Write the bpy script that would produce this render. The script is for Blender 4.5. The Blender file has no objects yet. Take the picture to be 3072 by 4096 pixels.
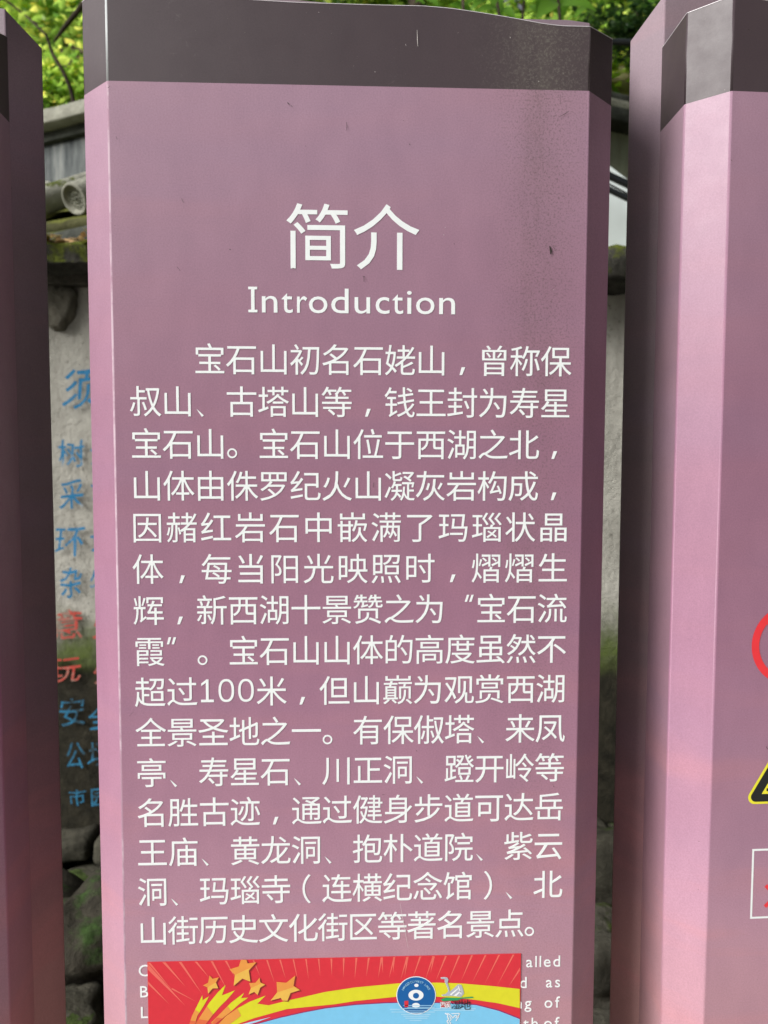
import bpy, bmesh, math, random
import numpy as np
from mathutils import Vector, Matrix, noise

random.seed(7)
rng = np.random.default_rng(7)
S = bpy.context.scene
C = S.collection

# ------------------------------------------------------------------ camera
CAM = Vector((0.00281, -0.91724, 1.50067))
F = 3106.9
yaw, pitch, roll = 0.0391, 0.06361, 0.00208
fw = Vector((math.sin(yaw) * math.cos(pitch), math.cos(yaw) * math.cos(pitch), -math.sin(pitch)))
rt0 = Vector((math.cos(yaw), -math.sin(yaw), 0))
up0 = rt0.cross(fw)
RT = rt0 * math.cos(roll) + up0 * math.sin(roll)
UP = up0 * math.cos(roll) - rt0 * math.sin(roll)
cd = bpy.data.cameras.new('camera')
cam = bpy.data.objects.new('camera', cd)
C.objects.link(cam)
M = Matrix((RT, UP, -fw)).transposed().to_4x4()
M.translation = CAM
cam.matrix_world = M
cd.sensor_fit = 'HORIZONTAL'
cd.sensor_width = 36
cd.lens = 36 * F / 3072
cd.clip_start = 0.02
cd.clip_end = 500
cd.dof.use_dof = True
cd.dof.focus_distance = 0.95
cd.dof.aperture_fstop = 7.5
S.camera = cam

# ------------------------------------------------------------------ light
SUN_DIR = Vector((-1.3, -0.72, 0.95)).normalized()
el = math.asin(SUN_DIR.z)
az = math.atan2(SUN_DIR.x, SUN_DIR.y)
wd = bpy.data.worlds.new('World')
S.world = wd
wd.use_nodes = True
nt = wd.node_tree
for n in list(nt.nodes):
    nt.nodes.remove(n)
sky = nt.nodes.new('ShaderNodeTexSky')
sky.sky_type = 'NISHITA'
sky.sun_disc = False
sky.sun_elevation = el
sky.sun_rotation = az % (2 * math.pi)
sky.dust_density = 5.0
sky.air_density = 1.0
sky.ozone_density = 1.0
hs = nt.nodes.new('ShaderNodeHueSaturation')
hs.inputs['Saturation'].default_value = 0.25
bg = nt.nodes.new('ShaderNodeBackground')
bg.inputs[1].default_value = 0.058
wo = nt.nodes.new('ShaderNodeOutputWorld')
nt.links.new(sky.outputs[0], hs.inputs['Color'])
nt.links.new(hs.outputs[0], bg.inputs[0])
nt.links.new(bg.outputs[0], wo.inputs[0])
sl = bpy.data.lights.new('sun', 'SUN')
sl.energy = 3.2
sl.angle = math.radians(32)
sl.color = (1.0, 0.975, 0.945)
so = bpy.data.objects.new('sun', sl)
C.objects.link(so)
so.rotation_euler = (-SUN_DIR).to_track_quat('-Z', 'Y').to_euler()
S.view_settings.view_transform = 'Standard'
S.view_settings.look = 'None'
S.view_settings.exposure = 0.66
S.view_settings.gamma = 1.0
S.view_settings.use_curve_mapping = False


def at(X, Y, y, org=None, rz=0.0):
    """point of the photograph (3072 x 4096) on the plane y = const of a frame standing at org, turned by rz"""
    d = fw + RT * ((X - 1536) / F) - UP * ((Y - 2048) / F)
    o = CAM.copy()
    if org is not None:
        o = o - Vector(org)
        R = Matrix.Rotation(-rz, 3, 'Z')
        o = R @ o
        d = R @ d
    t = (y - o.y) / d.y
    return o + d * t


# ------------------------------------------------------------------ helpers
def link(o, parent=None):
    C.objects.link(o)
    if parent is not None:
        o.parent = parent
    return o


def tag(o, label=None, cat=None, group=None, kind=None):
    if label: o['label'] = label
    if cat: o['category'] = cat
    if group: o['group'] = group
    if kind: o['kind'] = kind
    return o


def empty(name, loc=(0, 0, 0), rz=0.0):
    o = bpy.data.objects.new(name, None)
    o.empty_display_size = 0.1
    o.location = loc
    o.rotation_euler = (0, 0, rz)
    return link(o)


def mesh_obj(name, verts, faces, mat, parent=None, smooth=False, mats=None, fm=None):
    me = bpy.data.meshes.new(name)
    me.from_pydata([tuple(v) for v in verts], [], faces)
    if mats:
        for m in mats: me.materials.append(m)
        me.polygons.foreach_set('material_index', fm)
    elif mat:
        me.materials.append(mat)
    if smooth:
        me.polygons.foreach_set('use_smooth', [True] * len(me.polygons))
    me.update()
    return link(bpy.data.objects.new(name, me), parent)


def bm_obj(name, bm, mat, parent=None, smooth=False):
    me = bpy.data.meshes.new(name)
    bm.to_mesh(me)
    bm.free()
    me.materials.append(mat)
    if smooth:
        me.polygons.foreach_set('use_smooth', [True] * len(me.polygons))
    me.update()
    return link(bpy.data.objects.new(name, me), parent)


def box_bm(x0, x1, y0, y1, z0, z1, bev=0.0, bm=None):
    own = bm is None
    b = bmesh.new()
    bmesh.ops.create_cube(b, size=1)
    for v in b.verts:
        v.co = Vector(((v.co.x + .5) * (x1 - x0) + x0, (v.co.y + .5) * (y1 - y0) + y0, (v.co.z + .5) * (z1 - z0) + z0))
    if bev:
        bmesh.ops.bevel(b, geom=list(b.edges), offset=bev, segments=2, affect='EDGES', profile=0.5)
    return b


def rough_box(x0, x1, y0, y1, z0, z1, amp, seed, step=0.05, bev=0.01):
    """stone block: subdivided box with worn, uneven faces"""
    b = box_bm(x0, x1, y0, y1, z0, z1, bev)
    for it in range(4):
        es = [e for e in b.edges if e.calc_length() > step]
        if not es: break
        bmesh.ops.subdivide_edges(b, edges=es, cuts=1, use_grid_fill=True)
    o = Vector((seed * 3.1, seed * 1.7, seed * 2.3))
    b.normal_update()
    for v in b.verts:
        n = noise.fractal(v.co * 9 + o, 1.0, 2.0, 4)
        v.co += v.normal * n * amp
    return b


def tube(name, pts, r, mat, parent=None, seg=8):
    vs, fs = [], []
    P = [Vector(p) for p in pts]
    for i, p in enumerate(P):
        t = (P[min(i + 1, len(P) - 1)] - P[max(i - 1, 0)]).normalized()
        a = t.cross(Vector((0, 0, 1)))
        if a.length < 1e-3: a = t.cross(Vector((1, 0, 0)))
        a.normalize()
        b = t.cross(a)
        rr = r[i] if isinstance(r, (list, tuple)) else r
        for k in range(seg):
            an = 2 * math.pi * k / seg
            vs.append(p + (a * math.cos(an) + b * math.sin(an)) * rr)
    for i in range(len(P) - 1):
        for k in range(seg):
            fs.append((i * seg + k, i * seg + (k + 1) % seg, (i + 1) * seg + (k + 1) % seg, (i + 1) * seg + k))
    fs.append(tuple(range(seg))[::-1])
    fs.append(tuple((len(P) - 1) * seg + k for k in range(seg)))
    return mesh_obj(name, vs, fs, mat, parent, smooth=True)


# ------------------------------------------------------------------ materials
def srgb(r, g, b, k=1.0):
    def f(c):
        c /= 255.0
        return (c / 12.92 if c <= 0.04045 else ((c + 0.055) / 1.055) ** 2.4) * k
    return (f(r), f(g), f(b), 1.0)


class NT:
    def __init__(s, name):
        s.m = bpy.data.materials.new(name)
        s.m.use_nodes = True
        s.t = s.m.node_tree
        s.b = s.t.nodes['Principled BSDF']
        s.out = s.t.nodes['Material Output']

    def n(s, typ, **kw):
        nd = s.t.nodes.new(typ)
        for k, v in kw.items(): setattr(nd, k, v)
        return nd

    def l(s, a, b): s.t.links.new(a, b)

    def obj(s): 
        if not hasattr(s, 'tc'): s.tc = s.n('ShaderNodeTexCoord')
        return s.tc.outputs['Object']

    def mapping(s, scale=(1, 1, 1), rot=(0, 0, 0), src=None):
        mp = s.n('ShaderNodeMapping')
        mp.inputs['Scale'].default_value = scale
        mp.inputs['Rotation'].default_value = rot
        s.l(src or s.obj(), mp.inputs['Vector'])
        return mp.outputs[0]

    def noise(s, scale, detail=4, rough=0.55, vec=None, dist=0.0):
        nd = s.n('ShaderNodeTexNoise')
        nd.inputs['Scale'].default_value = scale
        nd.inputs['Detail'].default_value = detail
        nd.inputs['Roughness'].default_value = rough
        nd.inputs['Distortion'].default_value = dist
        s.l(vec or s.obj(), nd.inputs['Vector'])
        return nd.outputs['Fac']

    def ramp(s, fac, stops, mode='LINEAR'):
        nd = s.n('ShaderNodeValToRGB')
        cr = nd.color_ramp
        cr.interpolation = mode
        while len(cr.elements) > 1: cr.elements.remove(cr.elements[-1])
        cr.elements[0].position = stops[0][0]
        cr.elements[0].color = stops[0][1] if isinstance(stops[0][1], tuple) else (stops[0][1],) * 3 + (1,)
        for p, c in stops[1:]:
            e = cr.elements.new(p)
            e.color = c if isinstance(c, tuple) else (c, c, c, 1)
        s.l(fac, nd.inputs[0])
        return nd.outputs[0]

    def math(s, op, a, b=None, c=None, clamp=False):
        nd = s.n('ShaderNodeMath', operation=op)
        nd.use_clamp = clamp
        for i, x in enumerate((a, b, c)):
            if x is None: continue
            if isinstance(x, (int, float)): nd.inputs[i].default_value = x
            else: s.l(x, nd.inputs[i])
        return nd.outputs[0]

    def mix(s, fac, a, b, mode='MIX'):
        nd = s.n('ShaderNodeMix', data_type='RGBA', blend_type=mode)
        for i, x in ((0, fac), (6, a), (7, b)):
            if isinstance(x, (int, float)): nd.inputs[i].default_value = x
            elif isinstance(x, tuple): nd.inputs[i].default_value = x
            else: s.l(x, nd.inputs[i])
        return nd.outputs[2]

    def sep(s, vec=None):
        nd = s.n('ShaderNodeSeparateXYZ')
        s.l(vec or s.obj(), nd.inputs[0])
        return nd.outputs

    def bump(s, h, strength=0.3, dist=0.01):
        nd = s.n('ShaderNodeBump')
        nd.inputs['Strength'].default_value = strength
        nd.inputs['Distance'].default_value = dist
        s.l(h, nd.inputs['Height'])
        s.l(nd.outputs[0], s.b.inputs['Normal'])

    def base(s, c, rough=0.6, spec=0.5):
        if isinstance(c, tuple): s.b.inputs['Base Color'].default_value = c
        else: s.l(c, s.b.inputs['Base Color'])
        if isinstance(rough, (int, float)): s.b.inputs['Roughness'].default_value = rough
        else: s.l(rough, s.b.inputs['Roughness'])
        s.b.inputs['Specular IOR Level'].default_value = spec
        return s.m


H = 1.93  # height of the lower edge of the dark band above the pavement
KP = 0.655


def print_material(name, seed, stain=None, dark=False, rear=False):
    """vinyl photo print of a mauve evening sky, weathered"""
    q = NT(name)
    x, y, z = q.sep()
    off = q.mapping((1, 1, 1))
    q.t.nodes[-1].inputs['Location'].default_value = (seed * 1.3, seed * 0.7, seed * 2.1)
    warp = q.noise(3.0, 3, 0.5, vec=q.mapping((1.0, 1.0, 2.2), (0, 0.25, 0), src=off))
    zz = q.math('MULTIPLY', z, 1 / 2.2)
    fac = q.math('MULTIPLY_ADD', warp, 0.07, zz)
    P = lambda r, g, b: srgb(r, g, b, KP)
    Z = lambda h: max(0.0, h / 2.2 + 0.035)
    if dark:
        col = q.ramp(fac, [(0.0, P(81, 68, 73)), (1.0, P(81, 68, 73))])
        big = q.noise(7, 4, 0.6, vec=off)
        col = q.mix(q.math('MULTIPLY', big, 0.35), col, P(69, 56, 62))
    else:
        side = q.ramp(fac, [(Z(0.3), P(214, 172, 162)), (Z(0.80), P(200, 156, 154)), (Z(0.95), P(176, 134, 140)),  # facet shade painted in: greyer and darker above, ground bounce lightens the foot
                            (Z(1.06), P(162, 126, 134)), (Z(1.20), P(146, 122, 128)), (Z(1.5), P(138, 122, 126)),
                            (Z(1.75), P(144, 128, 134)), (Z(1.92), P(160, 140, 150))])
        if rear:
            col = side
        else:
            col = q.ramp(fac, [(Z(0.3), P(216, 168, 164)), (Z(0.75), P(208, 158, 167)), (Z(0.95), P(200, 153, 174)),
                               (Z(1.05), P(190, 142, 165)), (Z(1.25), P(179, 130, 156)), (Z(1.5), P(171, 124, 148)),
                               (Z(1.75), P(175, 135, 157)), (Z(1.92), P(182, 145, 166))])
            # the return behind the chamfer takes half of the painted side shade
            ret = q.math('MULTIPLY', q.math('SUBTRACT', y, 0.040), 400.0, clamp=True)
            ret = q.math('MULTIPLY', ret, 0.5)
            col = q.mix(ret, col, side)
        # cloud streaks: soft salmon and violet wisps, slanting, stronger low down
        w1 = q.noise(2.2, 5, 0.55, vec=q.mapping((1.2, 1.2, 6.5), (0, -0.28, 0), src=off), dist=0.6)
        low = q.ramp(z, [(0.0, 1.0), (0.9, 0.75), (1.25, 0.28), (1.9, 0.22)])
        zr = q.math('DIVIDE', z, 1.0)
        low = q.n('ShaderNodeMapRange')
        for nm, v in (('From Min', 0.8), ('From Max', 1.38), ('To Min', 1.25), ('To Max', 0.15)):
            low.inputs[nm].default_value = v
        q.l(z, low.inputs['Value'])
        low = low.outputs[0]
        pk = q.ramp(w1, [(0.48, 0.0), (0.72, 1.0)])
        col = q.mix(q.math('MULTIPLY', q.math('MULTIPLY', pk, low), 0.42), col, P(226, 154, 156))
        w2 = q.noise(1.7, 5, 0.5, vec=q.mapping((1.0, 1.0, 5.0), (0, 0.2, 0), src=off), dist=0.4)
        vi = q.ramp(w2, [(0.5, 0.0), (0.64, 1.0)])
        col = q.mix(q.math('MULTIPLY', vi, 0.12), col, P(160, 136, 168))
    # mottled fine ink grain, weathering
    g = q.noise(520, 3, 0.7)
    gg = q.ramp(g, [(0.3, (0.895, 0.89, 0.895, 1)), (0.7, (1.095, 1.095, 1.095, 1))])
    col = q.mix(1.0, col, gg, 'MULTIPLY')
    md = q.noise(28, 4, 0.6, vec=q.mapping((1, 1, 0.45), src=off))
    mm = q.ramp(md, [(0.3, (0.94, 0.94, 0.95, 1)), (0.7, (1.04, 1.04, 1.035, 1))])
    col = q.mix(1.0, col, mm, 'MULTIPLY')
    # dirt specks
    sp = q.noise(210, 3, 0.65, vec=off)
    patch = q.noise(9, 4, 0.6, vec=off)
    thr = q.math('MULTIPLY_ADD', patch, -0.12, 0.79)
    spk = q.math('MULTIPLY', q.math('SUBTRACT', sp, thr), 30.0, clamp=True)
    spk = q.math('MULTIPLY', spk, 0.7)
    dirt_col = (0.05, 0.035, 0.03, 1) if not dark else (0.25, 0.23, 0.2, 1)
    col = q.mix(spk, col, dirt_col)
    if stain is not None:
        dx = q.math('SUBTRACT', x, stain[0])
        wob = q.noise(6, 2, 0.5, vec=q.mapping((0.2, 0.2, 1)))
        dx = q.math('ADD', dx, q.math('MULTIPLY_ADD', wob, 0.03, -0.015))
        ga = q.math('DIVIDE', dx, stain[1])
        ga = q.math('EXPONENT', q.math('MULTIPLY', q.math('MULTIPLY', ga, ga), -1.0))
        zf = q.n('ShaderNodeMapRange')
        for nm, v in (('From Min', 1.0), ('From Max', 1.7), ('To Min', 0.25), ('To Max', 1.0)):
            zf.inputs[nm].default_value = v
        q.l(z, zf.inputs['Value'])
        ga = q.math('MULTIPLY', ga, zf.outputs[0])
        fine = q.noise(330, 4, 0.7, vec=off)
        st = q.math('MULTIPLY', ga, q.math('MULTIPLY', q.ramp(q.noise(22, 5, 0.7, vec=q.mapping((1.6, 1.6, .35), src=off)), [(0.38, 0.0), (0.66, 1.0)]), q.ramp(q.noise(9, 3, 0.6, vec=off), [(0.3, 0.35), (0.65, 1.0)])))
        wide = q.math('DIVIDE', q.math('SUBTRACT', x, stain[0] + .01), stain[1] * 2.6)
        wide = q.math('MULTIPLY', q.math('EXPONENT', q.math('MULTIPLY', q.math('MULTIPLY', wide, wide), -1.0)), zf.outputs[0])
        wd = q.math('MULTIPLY', wide, q.ramp(q.noise(420, 3, 0.7, vec=off), [(0.52, 0.0), (0.62, 1.0)]))
        col = q.mix(q.math('MULTIPLY', wd, 0.55 if not dark else 0.35), col, (0.07, 0.05, 0.045, 1) if not dark else (0.2, 0.19, 0.16, 1))
        col = q.mix(q.math('MULTIPLY', wide, 0.10), col, (0.12, 0.08, 0.07, 1) if not dark else (0.16, 0.15, 0.12, 1))
        dots = q.math('MULTIPLY', st, q.ramp(fine, [(0.46, 0.0), (0.60, 1.0)]))
        col = q.mix(q.math('MULTIPLY', st, 0.17), col, (0.12, 0.08, 0.06, 1) if not dark else (0.16, 0.15, 0.12, 1))
        col = q.mix(q.math('MULTIPLY', dots, 0.42), col, (0.06, 0.045, 0.04, 1) if not dark else (0.2, 0.18, 0.15, 1))
    if dark:
        sc = q.math('MULTIPLY', q.ramp(q.noise(60, 5, 0.75, vec=off, dist=1.5), [(0.62, 0.0), (0.72, 1.0)]), q.ramp(q.noise(11, 2, 0.5, vec=off), [(0.5, 0.0), (0.66, 1.0)]))
        col = q.mix(q.math('MULTIPLY', sc, 0.22), col, (0.30, 0.28, 0.27, 1))
    rg = q.ramp(q.noise(40, 4, 0.6, vec=off), [(0.3, 0.45), (0.7, 0.52)])
    hgt = q.math('ADD', q.math('MULTIPLY', q.noise(520, 2, 0.5), 0.05), q.math('MULTIPLY', q.noise(4.5, 2, 0.5, vec=q.mapping((1, 1, .5), src=off)), 1.0))
    q.bump(hgt, 0.10, 0.012)
    return q.base(col, rg, 0.45)


def simple(name, col, rough=0.5, var=0.1, scale=30, spec=0.5, bump=0.0, metal=0.0):
    q = NT(name)
    f = q.noise(scale, 4, 0.6)
    lo = tuple(c * (1 - var) for c in col[:3]) + (1,)
    hi = tuple(min(1, c * (1 + var)) for c in col[:3]) + (1,)
    c = q.ramp(f, [(0.3, lo), (0.7, hi)])
    if bump: q.bump(f, bump, 0.01)
    q.b.inputs['Metallic'].default_value = metal
    return q.base(c, rough, spec)


def plaster_material(name, base, damp=True):
    q = NT(name)
    x, y, z = q.sep()
    n1 = q.noise(5, 6, 0.65)
    n2 = q.noise(14, 6, 0.7, vec=q.mapping((1, 1, 0.22)))
    col = q.ramp(n1, [(0.3, tuple(c * 0.72 for c in base[:3]) + (1,)), (0.7, base)])
    st = q.ramp(n2, [(0.45, 0.0), (0.75, 1.0)])
    col = q.mix(q.math('MULTIPLY', st, 0.6), col, (0.13, 0.12, 0.10, 1))
    pit = q.noise(60, 3, 0.6)
    col = q.mix(q.ramp(pit, [(0.62, 0.0), (0.7, 0.6)]), col, (0.10, 0.095, 0.08, 1))
    if damp:
        wob = q.noise(4.5, 4, 0.6)
        zz = q.math('MULTIPLY_ADD', wob, 0.34, z)
        mr = q.ramp(q.math('MULTIPLY', zz, 0.5), [(0.0, 1.0), (0.48, 1.0), (0.56, 0.0)])
        mo = q.ramp(q.math('MULTIPLY', zz, 0.5), [(0.44, 0.0), (0.50, 1.0), (0.53, 0.9), (0.60, 0.0)])
        dk = q.ramp(q.noise(18, 5, 0.7), [(0.3, (0.008, 0.008, 0.006, 1)), (0.7, (0.042, 0.038, 0.026, 1))])
        col = q.mix(mr, col, dk)
        gm = q.ramp(q.noise(3.5, 4, 0.6, vec=q.mapping((1.3, 1.3, 1.3))), [(0.42, 0.15), (0.6, 1.0)])
        col = q.mix(q.math('MULTIPLY', mo, gm), col, (0.085, 0.115, 0.03, 1))
    q.bump(q.noise(45, 6, 0.7), 0.6, 0.012)
    return q.base(col, 0.9, 0.15)


def stone_material(name, base, moss=0.5, mossc=(0.07, 0.12, 0.025, 1), scale=12, lo=0.35):
    q = NT(name)
    n1 = q.noise(scale, 6, 0.7)
    col = q.ramp(n1, [(0.3, tuple(c * lo for c in base[:3]) + (1,)), (0.55, base), (0.8, tuple(min(1, c * 1.5) for c in base[:3]) + (1,))])
    geo = q.n('ShaderNodeNewGeometry')
    nz = q.n('ShaderNodeSeparateXYZ')
    q.l(geo.outputs['Normal'], nz.inputs[0])
    up = q.math('MULTIPLY_ADD', nz.outputs[2], 0.30, 0.14)
    mk = q.math('ADD', up, q.math('MULTIPLY_ADD', q.noise(scale * 0.45, 5, 0.65), 1.5, -.25))
    mk = q.ramp(mk, [(0.98 - moss * 0.5, 0.0), (1.1 - moss * 0.5, 1.0)])
    mcol = q.ramp(q.noise(scale * 7, 4, 0.7), [(0.3, tuple(c * 0.35 for c in mossc[:3]) + (1,)), (0.7, tuple(c * 1.4 for c in mossc[:3]) + (1,))])
    col = q.mix(mk, col, mcol)
    q.bump(q.noise(scale * 4, 6, 0.7), 0.8, 0.015)
    return q.base(col, 0.92, 0.15)


def leaf_material(name, stops, trans=0.5, rough=0.45):
    q = NT(name)
    geo = q.n('ShaderNodeNewGeometry')
    col = q.ramp(geo.outputs['Random Per Island'], stops)
    nn = q.noise(0.8, 3, 0.5)
    col2 = q.mix(1.0, col, q.ramp(nn, [(0.35, (0.75, 0.78, 0.8, 1)), (0.65, (1.3, 1.25, 1.15, 1))]), 'MULTIPLY')
    q.base(col2, rough, 0.35)
    tr = q.n('ShaderNodeBsdfTranslucent')
    q.l(q.mix(1.0, col2, (2.0, 2.1, 1.7, 1), 'MULTIPLY'), tr.inputs[0])
    mx = q.n('ShaderNodeMixShader')
    mx.inputs[0].default_value = trans
    q.l(q.b.outputs[0], mx.inputs[1])
    q.l(tr.outputs[0], mx.inputs[2])
    q.l(mx.outputs[0], q.out.inputs[0])
    return q.m


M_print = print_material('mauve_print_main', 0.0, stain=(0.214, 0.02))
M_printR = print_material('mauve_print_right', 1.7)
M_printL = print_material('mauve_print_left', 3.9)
M_band = print_material('dark_band_main', 0.4, stain=(0.214, 0.022), dark=True)
M_bandR = print_material('dark_band_right', 2.4, dark=True)
def worn_paint(name, col, under, amt, bump=0.5):
    q = NT(name)
    f = q.noise(38, 5, 0.7)
    g = q.noise(9, 3, 0.6)
    w = q.ramp(q.math('MULTIPLY_ADD', g, 0.5, q.math('MULTIPLY', f, 0.6)), [(amt, 1.0), (amt + .12, 0.0)])
    c = q.mix(w, col, under)
    if bump: q.bump(f, bump, 0.01)
    return q.base(c, 0.8 if bump else 0.5, 0.2)


M_rear = print_material('shaded_print_rear', 6.1, rear=True)
M_white = simple('white_lettering', (0.74, 0.78, 0.785, 1), 0.45, 0.03, 60)
M_edge = simple('folded_sheet_edge', (0.55, 0.52, 0.55, 1), 0.35, 0.1, 80)
M_fold = worn_paint('pale_fold', (0.29, 0.175, 0.23, 1), (0.38, 0.28, 0.33, 1), 0.50, 0)  # lighter patchy colour along the main sign's front-left fold
M_fold2 = worn_paint('pale_band_fold', (0.16, 0.15, 0.16, 1), (0.42, 0.44, 0.45, 1), 0.62, 0)
M_wall = plaster_material('old_plaster', (0.46, 0.45, 0.40, 1))
M_cope = stone_material('mossy_coping_stone', (0.05, 0.048, 0.04, 1), 0.62, (0.10, 0.12, 0.02, 1), 22, 0.25)
M_ledge = stone_material('grey_moulding', (0.09, 0.085, 0.07, 1), 0.1, scale=20)
M_rock = stone_material('mossy_rock', (0.05, 0.045, 0.034, 1), 0.20, (0.035, 0.065, 0.018, 1), 9, 0.4)
M_rock2 = stone_material('dark_damp_stone', (0.07, 0.066, 0.05, 1), 0.02, (0.05, 0.075, 0.02, 1), 10, 0.35)
M_rock3 = stone_material('grey_rubble', (0.16, 0.15, 0.12, 1), 0.12, (0.06, 0.08, 0.02, 1), 12, 0.5)
M_soil = stone_material('forest_soil', (0.045, 0.035, 0.022, 1), 0.35, (0.05, 0.07, 0.02, 1), 8, 0.5)
M_litterhill = stone_material('hillside_litter', (0.26, 0.21, 0.14, 1), 0.2, (0.12, 0.15, 0.04, 1), 6, 0.5)
M_pave = simple('stone_pavement', (0.42, 0.40, 0.37, 1), 0.8, 0.2, 6, bump=0.2)
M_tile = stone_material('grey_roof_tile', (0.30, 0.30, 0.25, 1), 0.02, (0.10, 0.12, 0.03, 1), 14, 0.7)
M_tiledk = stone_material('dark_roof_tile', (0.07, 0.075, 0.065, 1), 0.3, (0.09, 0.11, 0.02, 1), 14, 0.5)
M_black = simple('black_cable', (0.012, 0.014, 0.017, 1), 0.35, 0.2)
M_bark = stone_material('tree_bark', (0.055, 0.042, 0.03, 1), 0.1, (0.05, 0.06, 0.02, 1), 15, 0.4)
M_whitepanel = simple('whitewashed_board', (0.62, 0.68, 0.68, 1), 0.7, 0.12, 3)
M_pale = plaster_material('pale_green_plaster', (0.42, 0.44, 0.34, 1), damp=False)
M_blue = worn_paint('blue_wall_paint', (0.025, 0.17, 0.34, 1), (0.30, 0.32, 0.32, 1), 0.40)
M_redp = worn_paint('red_wall_paint', (0.42, 0.06, 0.045, 1), (0.24, 0.20, 0.16, 1), 0.45)
M_blue2 = worn_paint('faded_blue_wall_paint', (0.03, 0.18, 0.32, 1), (0.03, 0.045, 0.05, 1), 0.46)


# ------------------------------------------------------------------ setting: ground, hill
def ground_sheet(name, x0, x1, y0, y1, nx, ny, hf, mat, kind='structure'):
    vs = [(x0 + (x1 - x0) * i / nx, y0 + (y1 - y0) * j / ny, 0) for j in range(ny + 1) for i in range(nx + 1)]
    vs = [(x, y, hf(x, y)) for x, y, _ in vs]
    fs = [(j * (nx + 1) + i, j * (nx + 1) + i + 1, (j + 1) * (nx + 1) + i + 1, (j + 1) * (nx + 1) + i) for j in range(ny) for i in range(nx)]
    o = mesh_obj(name, vs, fs, mat, smooth=True)
    o['kind'] = kind
    return o


ground_sheet('ground', -120, 120, -120, 120, 24, 24, lambda x, y: -0.012, M_soil)
ground_sheet('pavement', -6, 6, -5, 0.75, 4, 4, lambda x, y: -0.004, M_pave)


def hill_z(x, y):
    t = max(0.0, y - 2.6)
    base = min(2.25 * min(1, t / 0.5), 2.25) + 1.6 * min(1.2, max(0, y - 3.1)) + 0.22 * max(0, y - 4.3)
    return base + 0.3 * noise.noise(Vector((x * .5, y * .5, 0))) * min(1, t) + 0.06 * noise.noise(Vector((x * 3, y * 3, 2)))


ground_sheet('hillside', -14, 14, 2.6, 24, 84, 70, hill_z, M_litterhill)
# ------------------------------------------------------------------ plastered wall behind the signs
YW = 1.83
wall = empty('plaster_wall', (0, YW, 0))
tag(wall, 'old plastered garden wall with blue and red painted writing, behind the sign pillars', 'wall')
zc0 = at(300, 1052, 1.63).z
zc1 = at(300, 948, 1.63).z
zm0 = at(300, 1112, 1.78).z - .02
wb = box_bm(-5, 5, 0, 0.3, 0.0, zm0)
bmesh.ops.subdivide_edges(wb, edges=[e for e in wb.edges if e.calc_length() > 1], cuts=40, use_grid_fill=True)
for v in wb.verts:
    if v.co.y < 0.01:
        v.co.y += 0.012 * noise.fractal(Vector((v.co.x * 2, 0, v.co.z * 2)), 1, 2, 3)
bm_obj('wall_body', wb, M_wall, wall)
bm_obj('moulding', rough_box(-5, 5, -0.05, 0.3, zm0, zc0 + .03, 0.004, 3, 0.3, 0.004), M_ledge, wall)
xx = -3.2
k = 0
while xx < 3.2:
    w = random.uniform(0.42, 0.7)
    b = rough_box(xx, xx + w - 0.008, -0.20 + random.uniform(-.012, .012), 0.36, zc0 + random.uniform(-.006, .004) - (.03 if .1 < xx < 1.4 else 0), zc1 - 0.012, 0.020, k + 10, 0.035, 0.012)
    bm_obj('coping_stone', b, M_cope, wall, True)
    xx += w
    k += 1
# rubble base of the wall, course by course
def base_course(z0, z1, y0, seed):
    r = random.Random(seed)
    xx = -3.0
    while xx < 3.0:
        w = r.uniform(0.22, 0.5)
        b = rough_box(xx, xx + w - 0.014, y0 + r.uniform(-.02, .02), -0.002, z0 + 0.004, z1 + r.uniform(-.012, .008), 0.016, seed + xx, 0.06, 0.018)
        bm_obj('base_stone', b, M_rock2, wall, True)
        xx += w
zb = at(300, 3388, 1.70).z
base_course(-0.02, 0.11, -0.22, 41)
base_course(0.115, max(0.2, zb), -0.14, 57)
# lump of broken plaster high on the left
def rock(name, mat, c, s, seed, parent=None, sub=4, amp=0.28, rot=0.0):
    b = bmesh.new()
    bmesh.ops.create_icosphere(b, subdivisions=sub, radius=1)
    o = Vector((seed * 5.1, seed * 2.7, seed))
    for v in b.verts:
        n = v.co.normalized()
        # squarish block
        m = max(abs(n.x), abs(n.y), abs(n.z))
        p = n * (0.55 + 0.45 / m * 0.8)
        p += n * (noise.fractal(n * 1.6 + o, 1, 2, 4) * amp + 0.05 * noise.noise(n * 9 + o))
        v.co = Vector((p.x * s[0], p.y * s[1], p.z * s[2]))
    bmesh.ops.rotate(b, verts=b.verts, cent=(0, 0, 0), matrix=Matrix.Rotation(rot, 3, 'Z'))
    bmesh.ops.translate(b, verts=b.verts, vec=Vector((0, 0, 0)))
    ob = bm_obj(name, b, mat, parent, True)
    ob.location = c
    return ob
pl = at(250, 1245, YW)
lump = rock('rubble_stone', M_rock3, (pl.x - 0.012, 0.0, pl.z + .01), (0.06, 0.05, 0.09), 8, wall, 4, 0.2)
lump.rotation_euler = (0, 0.35, 0)

# ------------------------------------------------------------------ glyphs
_g = {}
_perim = {}


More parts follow.
